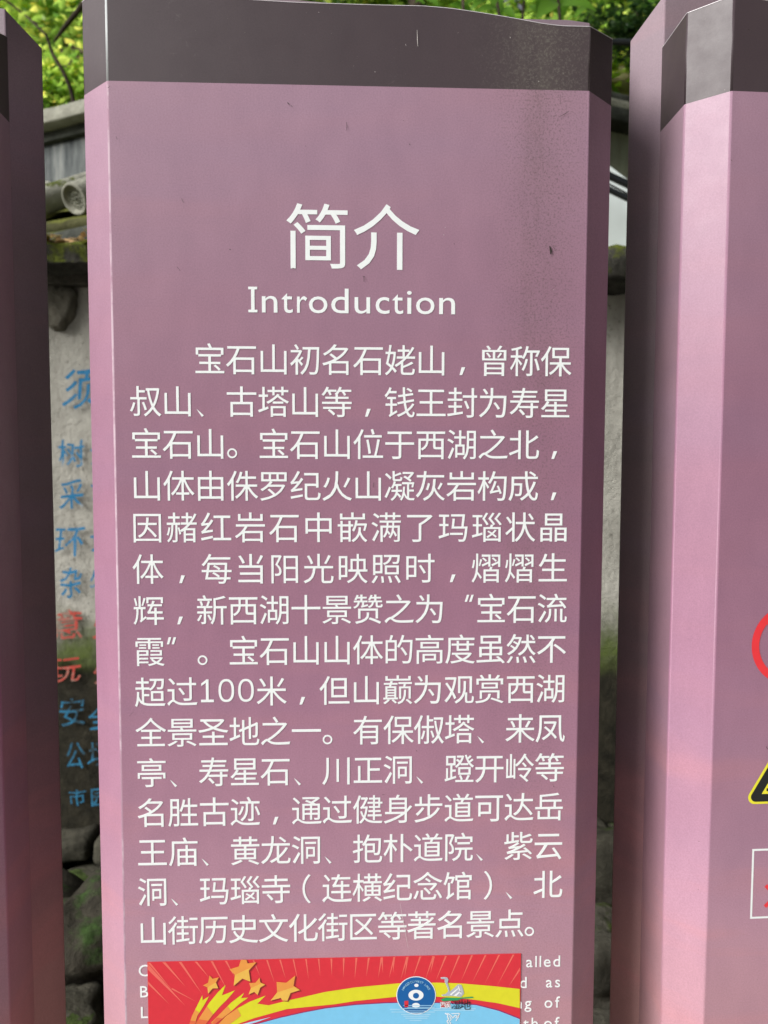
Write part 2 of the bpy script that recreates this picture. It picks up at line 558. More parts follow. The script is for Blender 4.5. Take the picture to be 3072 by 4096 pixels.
def glyph(ch, off=0.0):
    key = (ch, off)
    if key in _g: return _g[key]
    if ch in '赭蹬': off = 0.0
    if off > 0:
        # a bolder weight can break a few dense characters: keep it only where the area grows as it should
        def area(g): return sum(abs(sum(g[0][f[i]][0] * g[0][f[(i + 1) % len(f)]][1] - g[0][f[(i + 1) % len(f)]][0] * g[0][f[i]][1] for i in range(len(f)))) / 2 for f in g[1])
        g0 = glyph(ch, 0.0)
        per = _perim[ch]
        o_ = off
        while o_ > 0.0005:
            g1 = glyph(ch, -o_ - 10)
            if abs(area(g1) - area(g0) - per * o_) < 0.06 * per * o_:
                _g[key] = g1
                return g1
            o_ *= 0.6
        _g[key] = g0
        return g0
    real = -off - 10 if off < -5 else 0.0
    c = bpy.data.curves.new('glyph', 'FONT')
    c.body = ch
    c.size = 1
    c.resolution_u = 4
    c.offset = real
    o = bpy.data.objects.new('glyph', c)
    m = o.to_mesh()
    vs = [(v.co.x, v.co.y) for v in m.vertices]
    fs = [tuple(p.vertices) for p in m.polygons]
    if real == 0:
        cnt = {}
        for f in fs:
            for i in range(len(f)):
                e = (min(f[i], f[(i + 1) % len(f)]), max(f[i], f[(i + 1) % len(f)]))
                cnt[e] = cnt.get(e, 0) + 1
        _perim[ch] = sum(math.dist(vs[a], vs[b]) for (a, b), n_ in cnt.items() if n_ == 1)
    o.to_mesh_clear()
    bpy.data.objects.remove(o)
    bpy.data.curves.remove(c)
    _g[key] = (vs, fs)
    return _g[key]


def poly(pts):
    return ([tuple(p) for p in pts], [tuple(range(len(pts)))])


def shape_of(ch):
    """signs whose form differs from the font: in em units, centred on the cell"""
    if ch == '，': return ([(-.10, -.44), (-.02, -.44), (.075, -.20), (-.035, -.20)], [(0, 1, 2, 3)])
    if ch == '、': return ([(-.40, -.23), (-.33, -.285), (-.18, -.425), (-.24, -.47), ], [(0, 3, 2, 1)])
    if ch == '“': return ([(.13, .22), (.20, .22), (.27, .44), (.20, .44) , (.27, .22), (.34, .22), (.41, .44), (.34, .44)], [(0, 1, 2, 3), (4, 5, 6, 7)])
    if ch == '”': return ([(-.43, .22), (-.36, .22), (-.29, .44), (-.37, .44), (-.28, .22), (-.21, .22), (-.14, .44), (-.22, .44)], [(0, 1, 2, 3), (4, 5, 6, 7)])
    return None


def put(acc, ch, cx, cz, em, y, off=0.0, fit=None):
    """add a character to the accumulator as a thin raised plate lying on the plane y"""
    sp = shape_of(ch)
    if sp:
        vs, fs = sp
        vs = [(a * em, b * em) for a, b in vs]
    else:
        vs, fs = glyph(ch, off)
        if fit:
            x0, x1, z0, z1 = fit
            ax = min(v[0] for v in vs); bx = max(v[0] for v in vs)
            vs = [((v[0] - ax) / (bx - ax) * (x1 - x0) + x0 - cx, (v[1]) * em + z0 - cz) for v in vs]
        else:
            dx = 0.5
            if ch in '（）':
                dx = (min(v[0] for v in vs) + max(v[0] for v in vs)) / 2
            vs = [((a - dx) * em, (b - 0.38) * em) for a, b in vs]
    V, Fc = acc
    n = len(V)
    m = len(vs)
    V += [(cx + a, y, cz + b) for a, b in vs]
    for f in fs:
        # face towards -y
        P = [vs[i] for i in f]
        ar = sum(P[i][0] * P[(i + 1) % len(P)][1] - P[(i + 1) % len(P)][0] * P[i][1] for i in range(len(P)))
        Fc.append(tuple(n + i for i in (f if ar > 0 else f[::-1])))


def plate(name, acc, mat, parent, t=0.0004):
    """flat print with a hair of thickness: front faces plus side walls"""
    V, Fc = acc
    bm = bmesh.new()
    bv = [bm.verts.new(v) for v in V]
    for f in Fc:
        try: bm.faces.new([bv[i] for i in f])
        except ValueError: pass
    bmesh.ops.dissolve_degenerate(bm, dist=1e-7, edges=bm.edges)
    be = [e for e in bm.edges if e.is_boundary]
    r = bmesh.ops.extrude_edge_only(bm, edges=be)
    for g in r['geom']:
        if isinstance(g, bmesh.types.BMVert): g.co.y += t
    return bm_obj(name, bm, mat, parent)


# ------------------------------------------------------------------ sign pillars
HW = 0.275
PF = [(-.3094, .1152), (-.3136, .0371), (-HW, 0.0), (HW, 0.0), (.3136, .0371), (.3094, .1152)]
TOPX = [(-.275, .1064), (-.20, .0985), (-.1156, .0920), (-.0608, .0902), (.0213, .0896), (.0831, .0898), (.114, .0880), (.1453, .0844),
        (.1822, .0795), (.2233, .0732), (.2436, .0716), (.275, .0717)]


def fillet(path, r=0.0016, seg=3):
    out = [(path[0], None)]
    for i in range(1, len(path) - 1):
        a, b, c = Vector(path[i - 1]), Vector(path[i]), Vector(path[i + 1])
        u, v = (a - b).normalized(), (c - b).normalized()
        p0, p1 = b + u * r, b + v * r
        for k in range(seg + 1):
            t = k / seg
            out.append(((p0 * (1 - t) ** 2 + b * 2 * t * (1 - t) + p1 * t * t)[:], None))
    out.append((path[-1], None))
    return [p for p, _ in out]


def top_front(x, y):
    if abs(x) <= HW and y < 0.002:
        return np.interp(x, [t[0] for t in TOPX], [t[1] for t in TOPX])
    if x < 0:
        return float(np.interp(y, [0, .0371, .1127], [.1064, .1054, .1060]))
    return float(np.interp(y, [0, .0371, .1127], [.0717, .0778, .1050]))


def front_path():
    P = fillet(PF)
    out = []
    for i, p in enumerate(P):
        out.append(p)
        if i + 1 < len(P):
            q = P[i + 1]
            if abs(p[1]) < 1e-6 and abs(q[1]) < 1e-6:
                for t in range(1, 40):
                    out.append((p[0] + (q[0] - p[0]) * t / 40, 0.0))
    return out


def sheet(name, path, z0f, z1f, mat, parent, thick=0.0018, nz=1, worn=False):
    n = len(path)
    vs, fs = [], []
    for j in range(nz + 1):
        for p in path:
            a, b = z0f(*p), z1f(*p)
            vs.append((p[0], p[1], a + (b - a) * j / nz))
    for j in range(nz):
        for i in range(n - 1):
            fs.append((j * n + i, j * n + i + 1, (j + 1) * n + i + 1, (j + 1) * n + i))
    o = mesh_obj(name, vs, fs, mat, parent)
    seg = [math.dist(path[i], path[i + 1]) < 0.0018 for i in range(n - 1)] * nz
    o.data.polygons.foreach_set('use_smooth', seg)
    if worn:  # front-left fold faces of the main sign take the paler fold colour
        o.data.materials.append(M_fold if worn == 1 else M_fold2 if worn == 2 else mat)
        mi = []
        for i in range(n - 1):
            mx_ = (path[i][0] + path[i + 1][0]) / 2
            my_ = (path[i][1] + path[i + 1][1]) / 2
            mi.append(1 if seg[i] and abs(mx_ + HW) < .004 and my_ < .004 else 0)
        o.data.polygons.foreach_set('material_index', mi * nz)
    sm = o.modifiers.new('thickness', 'SOLIDIFY')
    sm.thickness = thick
    sm.offset = -1
    sm.use_even_offset = True
    if not worn:
        o.data.materials.append(M_edge)
        sm.material_offset_rim = 1
    return o


REAR_TOP_L, REAR_TOP_R = .185, .1415


def rear_top(x, y):
    def f(xx): return float(np.interp(xx, [-.31, -.1, .1, .20, .2863, .311], [.172, .160, .146, .1414, .1415, .1378]))
    if y <= .1155: return f(x)
    s = f(-.31) if x < 0 else f(.31)
    t = min(1, (y - .1127) / (.165 - .1127))
    a = -.034 if x < 0 else -.022
    return s + a * t if y <= .166 else s + a + 0.0 * (y - .165)


def pillar(loc, rz, mp, mb, label):
    r = empty('sign_pillar', (loc[0], loc[1], 0), rz)
    tag(r, label, 'information sign', 'mauve folded-metal sign pillars standing in a row')
    fp = front_path()
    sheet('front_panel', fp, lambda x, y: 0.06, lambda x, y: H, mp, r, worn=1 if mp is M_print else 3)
    sheet('cap_band', fp, lambda x, y: H + 0.0, lambda x, y: H + top_front(x, y), mb, r, worn=2 if mp is M_print else 3)
    fo = [(p[0] * 1.0008, p[1] - .0003) for p in fp]
    sheet('top_trim', fo, lambda x, y: H + top_front(x, y) - .0003, lambda x, y: H + top_front(x, y) + .0003, M_edge, r, 0.0022)
    rp = [(-.27, .2195), (-.30, .197), (-.333, .165), (-.3085, .1142), (.3085, .1142), (.333, .165), (.30, .197), (.27, .2195)]
    rp = fillet(rp, 0.002)
    rp2 = []
    for i, p in enumerate(rp):
        rp2.append(p)
        if i + 1 < len(rp) and abs(p[1] - rp[i + 1][1]) < 1e-6 and p[1] < .12:
            for t in range(1, 24): rp2.append((p[0] + (rp[i + 1][0] - p[0]) * t / 24, p[1]))
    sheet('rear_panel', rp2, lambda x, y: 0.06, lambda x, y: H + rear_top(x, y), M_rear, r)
    bk = [(.269, .2205), (-.269, .2205)]
    sheet('back_panel', bk, lambda x, y: 0.06, lambda x, y: H + .10, mp, r)
    b = box_bm(-.335, .335, -.01, .235, -0.01, 0.06, 0.004)
    bm_obj('plinth', b, M_ledge, r)
    b = box_bm(-.306, .306, .045, .11, H - 0.12, H - 0.115)
    bm_obj('inner_plate', b, mb, r)
    return r


RLOC, RROT = (0.71404, 0.00166), 0.0317
LLOC, LROT = (-0.74479, 0.00574), -0.01833
main = pillar((0, 0), 0.0, M_print, M_band, 'tall mauve sign pillar with the white Introduction text and a red sticker')
right = pillar(RLOC, RROT, M_printR, M_bandR, 'tall mauve sign pillar with red ring and yellow-black warning triangle, cut off by the right edge')
left = pillar(LLOC, LROT, M_printL, M_bandR, 'tall mauve sign pillar showing its dark side, cut off by the left edge')

# ---- lettering of the main sign
TX, TZ, PX, QZ = -0.23876, H - 0.26078, 0.03695, 0.04903
YT = -0.0004
rows = {
    1: [(c, i + 2) for i, c in enumerate('宝石山初名石姥山，曾称保')],
    2: list(zip('叔山、古塔山等，钱王封为寿星', range(14))),
    3: list(zip('宝石山。宝石山位于西湖之北，', range(14))),
    4: list(zip('山体由侏罗纪火山凝灰岩构成，', range(14))),
    5: [(c, i * 13 / 12) for i, c in enumerate('因赭红岩石中嵌满了玛瑙状晶')],
    6: [(c, i * 13 / 12) for i, c in enumerate('体，每当阳光映照时，熠熠生')],
    7: list(zip('辉，新西湖十景赞之为“宝石流', range(14))),
    8: list(zip('霞”。宝石山山体的高度虽然不', range(14))),
    9: [('超', 0), ('过', 1.02), ('米', 3.886), ('，', 4.886), ('但', 5.92), ('山', 6.95), ('巅', 7.97), ('为', 8.96), ('观', 9.98), ('赏', 10.98), ('西', 12), ('湖', 13)],
    10: list(zip('全景圣地之一。有保俶塔、来凤', range(14))),
    11: list(zip('亭、寿星石、川正洞、蹬开岭等', range(14))),
    12: list(zip('名胜古迹，通过健身步道可达岳', range(14))),
    13: list(zip('王庙、黄龙洞、抱朴道院、紫云', range(14))),
    14: list(zip('洞、玛瑙寺（连横纪念馆）、北', range(14))),
    15: [(c, i * .9785) for i, c in enumerate('山街历史文化街区等著名景点。')],
}
EM = 0.0382
# row heights and margins measured on the sign: small print irregularities of each line
RDX = {1: 0.0012, 2: .0004, 3: .0006, 4: .0004, 13: -.0006, 14: -.0010, 15: -.0012}
for rno, chars in rows.items():
    acc = ([], [])
    for ch, col in chars:
        put(acc, ch, TX + col * PX + RDX.get(rno, 0) * (1 - col / 13), TZ - rno * QZ, EM, YT)
    if rno == 9:
        zb9 = TZ - 9 * QZ - .0128
        for ch, a, b in (('0', 690, 805), ('0', 835, 950)):
            xa, xb = at(500 + a * .5425, 2760, 0).x, at(500 + b * .5425, 2760, 0).x
            V, Fc = acc
            n = len(V)
            ex, ez, cxx, czz = (xb - xa) / 2, .0139, (xa + xb) / 2, zb9 + .0139
            for i in range(32):
                an = 2 * math.pi * i / 32
                sx = math.copysign(abs(math.cos(an)) ** .85, math.cos(an)); sz = math.copysign(abs(math.sin(an)) ** .85, math.sin(an))
                V.append((cxx + ex * sx, YT, czz + ez * sz)); V.append((cxx + (ex - .0029) * sx, YT, czz + (ez - .0027) * sz))
            for i in range(32):
                j = (i + 1) % 32
                Fc.append((n + 2 * i, n + 2 * j, n + 2 * j + 1, n + 2 * i + 1))
        x0, x1, xm = (at(500 + a * .5425, 2760, 0).x for a in (560, 655, 607))
        V, Fc = acc
        n = len(V)
        w = .0016
        pts = [(x0, zb9), (x1, zb9), (x1, zb9 + .003), (xm + w, zb9 + .003), (xm + w, zb9 + .0275), (xm - w * .6, zb9 + .0275),
               (x0 + .0005, zb9 + .0225), (x0 + .0005, zb9 + .0195), (xm - w, zb9 + .0235), (xm - w, zb9 + .003), (x0, zb9 + .003)]
        V += [(a, YT, b) for a, b in pts]
        Fc.append(tuple(range(n, n + len(pts))))
    plate('text_line', acc, M_white, main)
acc = ([], [])
put(acc, '简', -.0384, H - .1690, .0800, YT)
put(acc, '介', .0410, H - .1690, .0800, YT)
plate('title_text', acc, M_white, main)
acc = ([], [])
zI = H - .2562
IX = [('n', 245, 348), ('t', 375, 450), ('r', 478, 545), ('o', 557, 680), ('d', 705, 820), ('u', 860, 963), ('c', 1000, 1092),
      ('t', 1110, 1183), ('i', 1205, 1242), ('o', 1268, 1390), ('n', 1422, 1527)]
for ch, a, b in IX:
    xa, xb = at(900 + a * .6028, 1200, 0).x, at(900 + b * .6028, 1200, 0).x
    if ch == 'i':
        c = (xa + xb) / 2; xa, xb = c - .0027, c + .0027
    put(acc, ch, 0, 0, .0412, YT, 0.0, fit=(xa, xb, zI, 0))
xa, xb = at(900 + 155 * .6028, 1200, 0).x, at(900 + 215 * .6028, 1200, 0).x
xm = (xa + xb) / 2
V, Fc = acc
n = len(V)
pts = [(xa, zI), (xb, zI), (xb, zI + .003), (xm + .002, zI + .003), (xm + .002, zI + .0262), (xb, zI + .0262), (xb, zI + .0292), (xa, zI + .0292),
       (xa, zI + .0262), (xm - .002, zI + .0262), (xm - .002, zI + .003), (xa, zI + .003)]
V += [(a, YT, b) for a, b in pts]
Fc.append(tuple(range(n, n + len(pts))))
plate('subtitle_text', acc, M_white, main)


def latin(acc, s, x, z, em, y, right=False, track=0.0):
    ws = []
    for ch in s:
        if ch == ' ': ws.append((None, 0, .30)); continue
        vs, fs = glyph(ch)
        a = min(v[0] for v in vs); b = max(v[0] for v in vs)
        ws.append((ch, a, b - a))
    tot = sum((w + .085 + track) * em for _, _, w in ws) - (.085 + track) * em
    cx = x - tot if right else x
    for ch, a, w in ws:
        if ch: put(acc, ch, 0, 0, em, y, 0.003, fit=(cx, cx + w * em, z, 0))
        cx += (w + .085 + track) * em


for base_px, words in ((108, [('C', -.2583, False), ('alled', .2585, True)]), (245, [('B', -.2570, False), ('as', .2590, True), ('d', .2123, False)]),
                       (380, [('L', -.2565, False), ('of', .2592, True), ('ng', .2215, True)]), (516, [('a', -.2565, False), ('of', .2590, True), ('rth', .2225, True)])):
    z = at(2240, 3800 + base_px * .6028, 0).z
    acc = ([], [])
    for wd_, x, rgt in words:
        if wd_ == 'ng': x = at(1300 + 1370 * .6028, 4030, 0).x
        if wd_ == 'rth': x = at(1300 + 1412 * .6028, 4090, 0).x
        if wd_ == 'd': x, rgt = at(1300 + 1338 * .6028, 3930, 0).x, True
        latin(acc, wd_, x, z, .0206, YT, rgt, 0.085)
    plate('english_text', acc, M_white, main, 0.0003)

# ---- sticker on the main sign
stick = empty('sticker', (0, -0.0006, at(1300, 3830, 0).z - .30))
tag(stick, 'red and yellow paper sticker with orange stars, pasted low on the Introduction sign', 'sticker')
SZ = stick.location.z
sx0, sx1, sztop = -.2476, .2094, at(1336, 3830, 0).z


def flat(name, polys, mat, lvl, parent=stick, colors=None):
    V, Fc = [], []
    for P in polys:
        n = len(V)
        V += [(p[0], -lvl * .00012, p[1] - SZ) for p in P]
        ar = sum(P[i][0] * P[(i + 1) % len(P)][1] - P[(i + 1) % len(P)][0] * P[i][1] for i in range(len(P)))
        Fc.append(tuple(range(n, n + len(P)))[::1 if ar > 0 else -1])
    bm = bmesh.new()
    bv = [bm.verts.new(v) for v in V]
    for f in Fc: bm.faces.new([bv[i] for i in f])
    bm.normal_update()
    bmesh.ops.triangulate(bm, faces=bm.faces)
    o = bm_obj(name, bm, mat, parent)
    return o


def A(x, y):
    p = at(540 + x * .4823, 3800 + y * .4823, 0)
    return (p.x, p.z)


def B(x, y):
    p = at(1300 + x * .6028, 3800 + y * .6028, 0)
    return (p.x, p.z)


def ink(name, rgb, k=0.8, var=0.04):
    return simple(name, srgb(*rgb, k), 0.4, var, 90, 0.4)


I_red = ink('sticker_red', (222, 48, 62)); I_ray = ink('sticker_ray', (238, 112, 98)); I_yel = ink('sticker_yellow', (226, 222, 40))
I_org = ink('sticker_orange', (238, 158, 72)); I_org2 = ink('sticker_light_orange', (240, 190, 84)); I_blue = ink('sticker_sky_blue', (128, 205, 245))
I_deep = ink('sticker_deep_blue', (0, 96, 168)); I_wht = ink('sticker_white', (244, 248, 252)); I_grn = ink('sticker_green', (20, 160, 100))
I_blk = ink('sticker_black', (30, 30, 40)); I_grey = ink('sticker_grey', (182, 188, 200)); I_pale = ink('sticker_pale_blue', (170, 222, 250)); I_pur = ink('sticker_purple', (150, 40, 110))
szb = sztop - .36
bm = box_bm(sx0, sx1, -.0002, .0004, szb - SZ, sztop - SZ)
bm_obj('backing', bm, I_red, stick)
# rays
rays = []
for a, b, w in [((118, 98), (310, 330), 16), ((245, 92), (420, 300), 17), ((378, 86), (560, 365), 15), ((508, 82), (615, 225), 13), ((640, 80), (765, 325), 12),
             ((757, 76), (830, 225), 11), ((985, 70), (1040, 220), 9), ((1097, 66), (1160, 275), 9), ((1205, 62), (1250, 235), 9), ((1315, 60), (1350, 245), 8),
             ((1420, 57), (1440, 240), 8), ((1525, 54), (1536, 215), 8), ((1628, 52), (1632, 210), 7)]:
    rays.append([A(a[0] - w, a[1]), A(a[0] + w * .6, a[1]), A(*b)])
rays.append([A(108, 110), A(108, 160), A(420, 460)]); rays.append([A(110, 255), A(110, 280), A(290, 450)]); rays.append([A(300, 320), A(312, 312), A(510, 425)])
for a, b in [((42, 42), (45, 165)), ((124, 40), (122, 180)), ((208, 39), (197, 190)), ((290, 38), (274, 175)), ((375, 37), (352, 185)), ((377, 37), (384, 150)), ((460, 35), (424, 185)),
             ((458, 37), (452, 150)), ((545, 34), (500, 200)), ((548, 36), (528, 180)), ((632, 33), (580, 190)), ((718, 32), (665, 195)), ((722, 40), (700, 150)), ((802, 31), (733, 205)), ((890, 30), (820, 205)),
             ((975, 29), (900, 208)), ((1065, 28), (975, 216)), ((1155, 27), (1058, 224)), ((1250, 27), (1140, 236))]:
    rays.append([B(a[0] - 6, a[1]), B(a[0] + 7, a[1]), B(*b)])
rays.append([B(1292, 112), B(1292, 135), B(1218, 238)])
top = sztop - .0006
rays = [[(max(sx0 + .0004, p[0]), min(p[1], top)) for p in R_] for R_ in rays]
for i, R_ in enumerate(rays): flat('ray', [R_], I_ray, 2.0 + .05 * (i % 9))
# yellow band, blue field
yb = [A(1260, 485)] + [A(1659, 445)] + [B(200, 335), B(480, 306), B(740, 306), B(980, 325), B(1150, 350), B(1291, 382), B(1291, 255), B(1100, 235), B(900, 218), B(740, 213), B(480, 218), B(200, 245), B(0, 275),
      A(1400, 385), A(1265, 415), A(1110, 454), A(1015, 441), A(1085, 373), A(950, 425), A(850, 480)]
flat('yellow_band', [yb + [A(990, 560)], [A(850, 480), A(990, 560), A(840, 614), A(760, 640), A(690, 614), A(760, 540)]], I_yel, 3)
blue = [B(0, 385), B(200, 362), B(400, 350), B(600, 345), B(800, 350), B(1000, 362), B(1150, 400), B(1291, 455), (sx1 - .0005, szb + .004), (sx0 + .10, szb + .004),
        A(900, 700), A(1000, 614), A(1200, 560), A(1400, 515)]
flat('blue_field', [blue], I_blue, 3)
edge = [B(0, 385), B(200, 362), B(400, 350), B(600, 345), B(800, 350), B(1000, 362), B(1150, 400), B(1291, 455), B(1291, 447), B(1150, 392), B(1000, 355), B(800, 343), B(600, 338), B(400, 343), B(200, 355), B(0, 378),
        A(1400, 507), A(1200, 551), A(985, 610), A(1000, 614), A(1200, 560), A(1400, 515)]
flat('purple_rim', [edge], I_pur, 2.6)
rb = [[(450, 614), (475, 540), (515, 460), (560, 370), (562, 412), (615, 380), (570, 460), (520, 540), (495, 614)],
      [(500, 614), (560, 520), (620, 430), (690, 345), (752, 285), (722, 372), (830, 330), (770, 400), (700, 470), (640, 540), (585, 614)],
      [(630, 600), (720, 510), (800, 430), (907, 350), (880, 395), (940, 390), (870, 440), (780, 520), (690, 590), (660, 614)]]
flat('comet_tail', [[A(*p) for p in R_] for R_ in rb], I_yel, 3.4)
low = [[(450, 614), (475, 540), (500, 490), (535, 515), (520, 540), (495, 614)], [(500, 614), (560, 520), (598, 462), (650, 530), (640, 540), (585, 614)],
       [(630, 600), (720, 510), (770, 462), (800, 503), (690, 590), (660, 614)], [(690, 614), (760, 540), (850, 480), (880, 540), (800, 600), (770, 625)]]
flat('tail_glow', [[A(*p) for p in R_] for R_ in low], I_org, 4.4)
low2 = [[(450, 614), (462, 578), (512, 585), (495, 614)], [(500, 614), (530, 568), (612, 580), (585, 614)], [(640, 598), (680, 555), (730, 560), (690, 590), (660, 614)]]
flat('tail_tip', [[A(*p) for p in R_] for R_ in low2], ink('sticker_salmon', (232, 110, 66)), 5.4)
flat('light_streak', [[A(870, 614), A(960, 590), A(1130, 550), A(1000, 596), A(930, 614)]], I_pale, 5.4)
stars = [[(620, 205), (645, 232), (697, 220), (672, 262), (692, 310), (645, 312), (608, 355), (603, 305), (565, 287), (608, 265)],
         [(880, 76), (925, 74), (935, 105), (1008, 95), (945, 165), (958, 255), (892, 230), (820, 290), (830, 200), (785, 155), (862, 130)],
         [(1035, 222), (1040, 262), (1080, 280), (1040, 305), (1018, 365), (990, 340), (943, 362), (962, 310), (948, 268), (1000, 265)],
         [(1330, 205), (1315, 290), (1370, 325), (1290, 350), (1265, 415), (1225, 412), (1210, 390), (1125, 413), (1180, 345), (1175, 258), (1255, 265)]]
I_shd = ink('sticker_dark_red', (150, 40, 40))
for st in stars:
    flat('star_shade', [[A(x + 9, y + 8) for x, y in st]], I_shd, 6)
    flat('star', [[A(*p) for p in st]], I_org, 7)
for lo in ([(603, 305), (672, 262), (692, 310), (645, 312), (608, 355)], [(830, 200), (960, 140), (945, 165), (958, 255), (892, 230), (820, 290)],
           [(962, 310), (1050, 270), (1080, 280), (1040, 305), (1018, 365), (990, 340), (943, 362)],
           [(1180, 345), (1320, 300), (1370, 325), (1290, 350), (1265, 415), (1225, 412), (1210, 390), (1125, 413)]):
    flat('star_sheen', [[A(*p) for p in lo]], I_org2, 8)
def ell(cx, cy, rx, ry, n=40, a0=0, a1=2 * math.pi):
    return [B(cx + rx * math.cos(a0 + (a1 - a0) * i / n), cy + ry * math.sin(a0 + (a1 - a0) * i / n)) for i in range(n if a1 - a0 > 6.2 else n + 1)]
flat('emblem_rim', [ell(604, 296, 131, 126)[:]], I_wht, 6)
flat('emblem_disc', [ell(604, 296, 126, 121)], I_deep, 7)
flat('emblem_ring', [ell(606, 229, 14, 11, 20), ell(603, 294, 50, 36), ell(603, 362, 26, 17, 24)], I_wht, 8)
flat('emblem_core', [ell(603, 297, 20, 19, 24)], I_deep, 9)
flat('emblem_seal', [[B(526, 332), B(552, 330), B(552, 372), B(527, 374)]], I_red, 9)
flat('water_lines', [[B(a, y), B(b, y), B(b, y + 4), B(a, y + 4)] for a, b, y in [(520, 712, 360), (505, 690, 380), (545, 728, 372), (530, 670, 396), (560, 655, 408)]], I_pale, 9)
flat('ripple_lines', [[B(a, y), B(b, y), B(b, y + 6), B(a, y + 6)] for a, b, y in [(430, 500, 386), (705, 1000, 382), (440, 730, 404), (505, 700, 420), (520, 690, 432), (532, 680, 445), (560, 640, 460), (720, 990, 392)]], I_pale, 5)
acc = ([], [])
word = 'HANGZHOU WEST LAKE'
for i, ch in enumerate(word):
    if ch == ' ': continue
    an = math.radians(-152 + i * 124 / 17)
    px, py = 604 + 98 * math.cos(an), 300 + 98 * math.sin(an)
    c = B(px, py)
    vs, fs = glyph(ch)
    mx = (min(v[0] for v in vs) + max(v[0] for v in vs)) / 2
    rr = -(an + math.pi / 2)
    e = .0042
    n = len(acc[0])
    for v in vs:
        a, b = (v[0] - mx) * e, (v[1] - .35) * e
        acc[0].append((c[0] + a * math.cos(rr) - b * math.sin(rr), -.0011, c[1] + a * math.sin(rr) + b * math.cos(rr) - SZ))
    acc[1].extend([tuple(n + i2 for i2 in f) for f in fs])
mesh_obj('emblem_text', acc[0], acc[1], I_pale, stick)
bird = [(768, 178), (790, 176), (812, 180), (818, 192), (812, 215), (824, 245), (826, 272), (850, 252), (880, 224), (902, 226), (914, 255), (920, 282), (902, 306), (850, 300), (780, 300), (772, 292), (800, 286), (818, 268), (806, 232), (794, 206), (796, 190), (770, 186)]
flat('bird_rim', [[B(844 + (x - 844) * 1.02, 240 + (y - 240) * 1.02) for x, y in bird]], I_wht, 6)
flat('bird_mark', [[B(*p) for p in bird]], I_grey, 7)
flat('bird_feather', [[B(826, 290), B(880, 248), B(884, 252), B(838, 294)], [B(850, 298), B(900, 262), B(904, 268), B(870, 300)], [B(884, 230), B(906, 286), B(900, 290), B(880, 238)]], I_wht, 8)
flat('green_water', [[B(765, 322), B(800, 310), B(880, 312), B(980, 304), B(984, 312), B(905, 318), B(880, 328), B(780, 334)]], I_grn, 8)
flat('seal_block', [[B(768, 340), B(828, 340), B(828, 374), B(768, 374)]], ink('seal_red', (196, 30, 46)), 7)
acc = ([], [])
def on_sticker(acc, ch, px, py, em, off=0.0):
    c = B(px, py)
    vs, fs = glyph(ch, off)
    n = len(acc[0])
    acc[0].extend([(c[0] + (v[0] - .5) * em, -.0011, c[1] + (v[1] - .38) * em - SZ) for v in vs])
    acc[1].extend([tuple(n + i for i in f) for f in fs])
on_sticker(acc, '西', 784, 357, .0092); on_sticker(acc, '溪', 813, 357, .0092)
mesh_obj('seal_text', acc[0], acc[1], I_wht, stick)
acc = ([], [])
on_sticker(acc, '湿', 868, 357, .0125, .0); on_sticker(acc, '地', 930, 357, .0145, .0)
mesh_obj('place_text', acc[0], acc[1], I_blk, stick)
# ghost reflection strokes under the bird
gh = [(795, 415), (815, 425), (812, 440), (822, 455), (808, 468), (818, 482), (810, 500)]
def stroke(P, w):
    out = []
    for i in range(len(P) - 1):
        a, b = Vector(P[i]), Vector(P[i + 1])
        nrm = Vector((-(b - a).y, (b - a).x)).normalized() * w / 2
        out.append([B(*(a + nrm)), B(*(b + nrm)), B(*(b - nrm)), B(*(a - nrm))])
    return out
flat('reflection_lines', stroke(gh, 7) + stroke([(x + 16, y) for x, y in gh], 5) + stroke([(838, 418), (895, 416), (880, 436), (862, 428), (848, 448), (836, 430)], 5) + stroke([(865, 445), (890, 432), (868, 466)], 5), I_wht, 5)

# ---- insect spots, seed husks, scratches and splashes stuck to the sheets
M_spot = simple('dark_speck', (0.03, 0.02, 0.018, 1), 0.7, 0.3)
M_scr = simple('pale_scratch', (0.55, 0.52, 0.5, 1), 0.6, 0.2)
def mark(pts, w, mat, plane=0.0, org=None, rz=0.0, parent=main, nm='speck', facet=None):
    V, Fc = [], []
    P = [at(a, b, plane, org, rz) for a, b in pts]
    wd_ = w / F * .66
    for i, p in enumerate(P):
        d = (P[min(i + 1, len(P) - 1)] - P[max(i - 1, 0)])
        n_ = Vector((-d.z, 0, d.x)).normalized() * wd_ * (.5 if 0 < i < len(P) - 1 else .22)
        V += [(p.x + n_.x, p.y - .0012, p.z + n_.z), (p.x - n_.x, p.y - .0012, p.z - n_.z)]
    for i in range(len(P) - 1): Fc.append((2 * i, 2 * i + 1, 2 * i + 3, 2 * i + 2))
    return mesh_obj(nm, V, Fc, mat, parent)
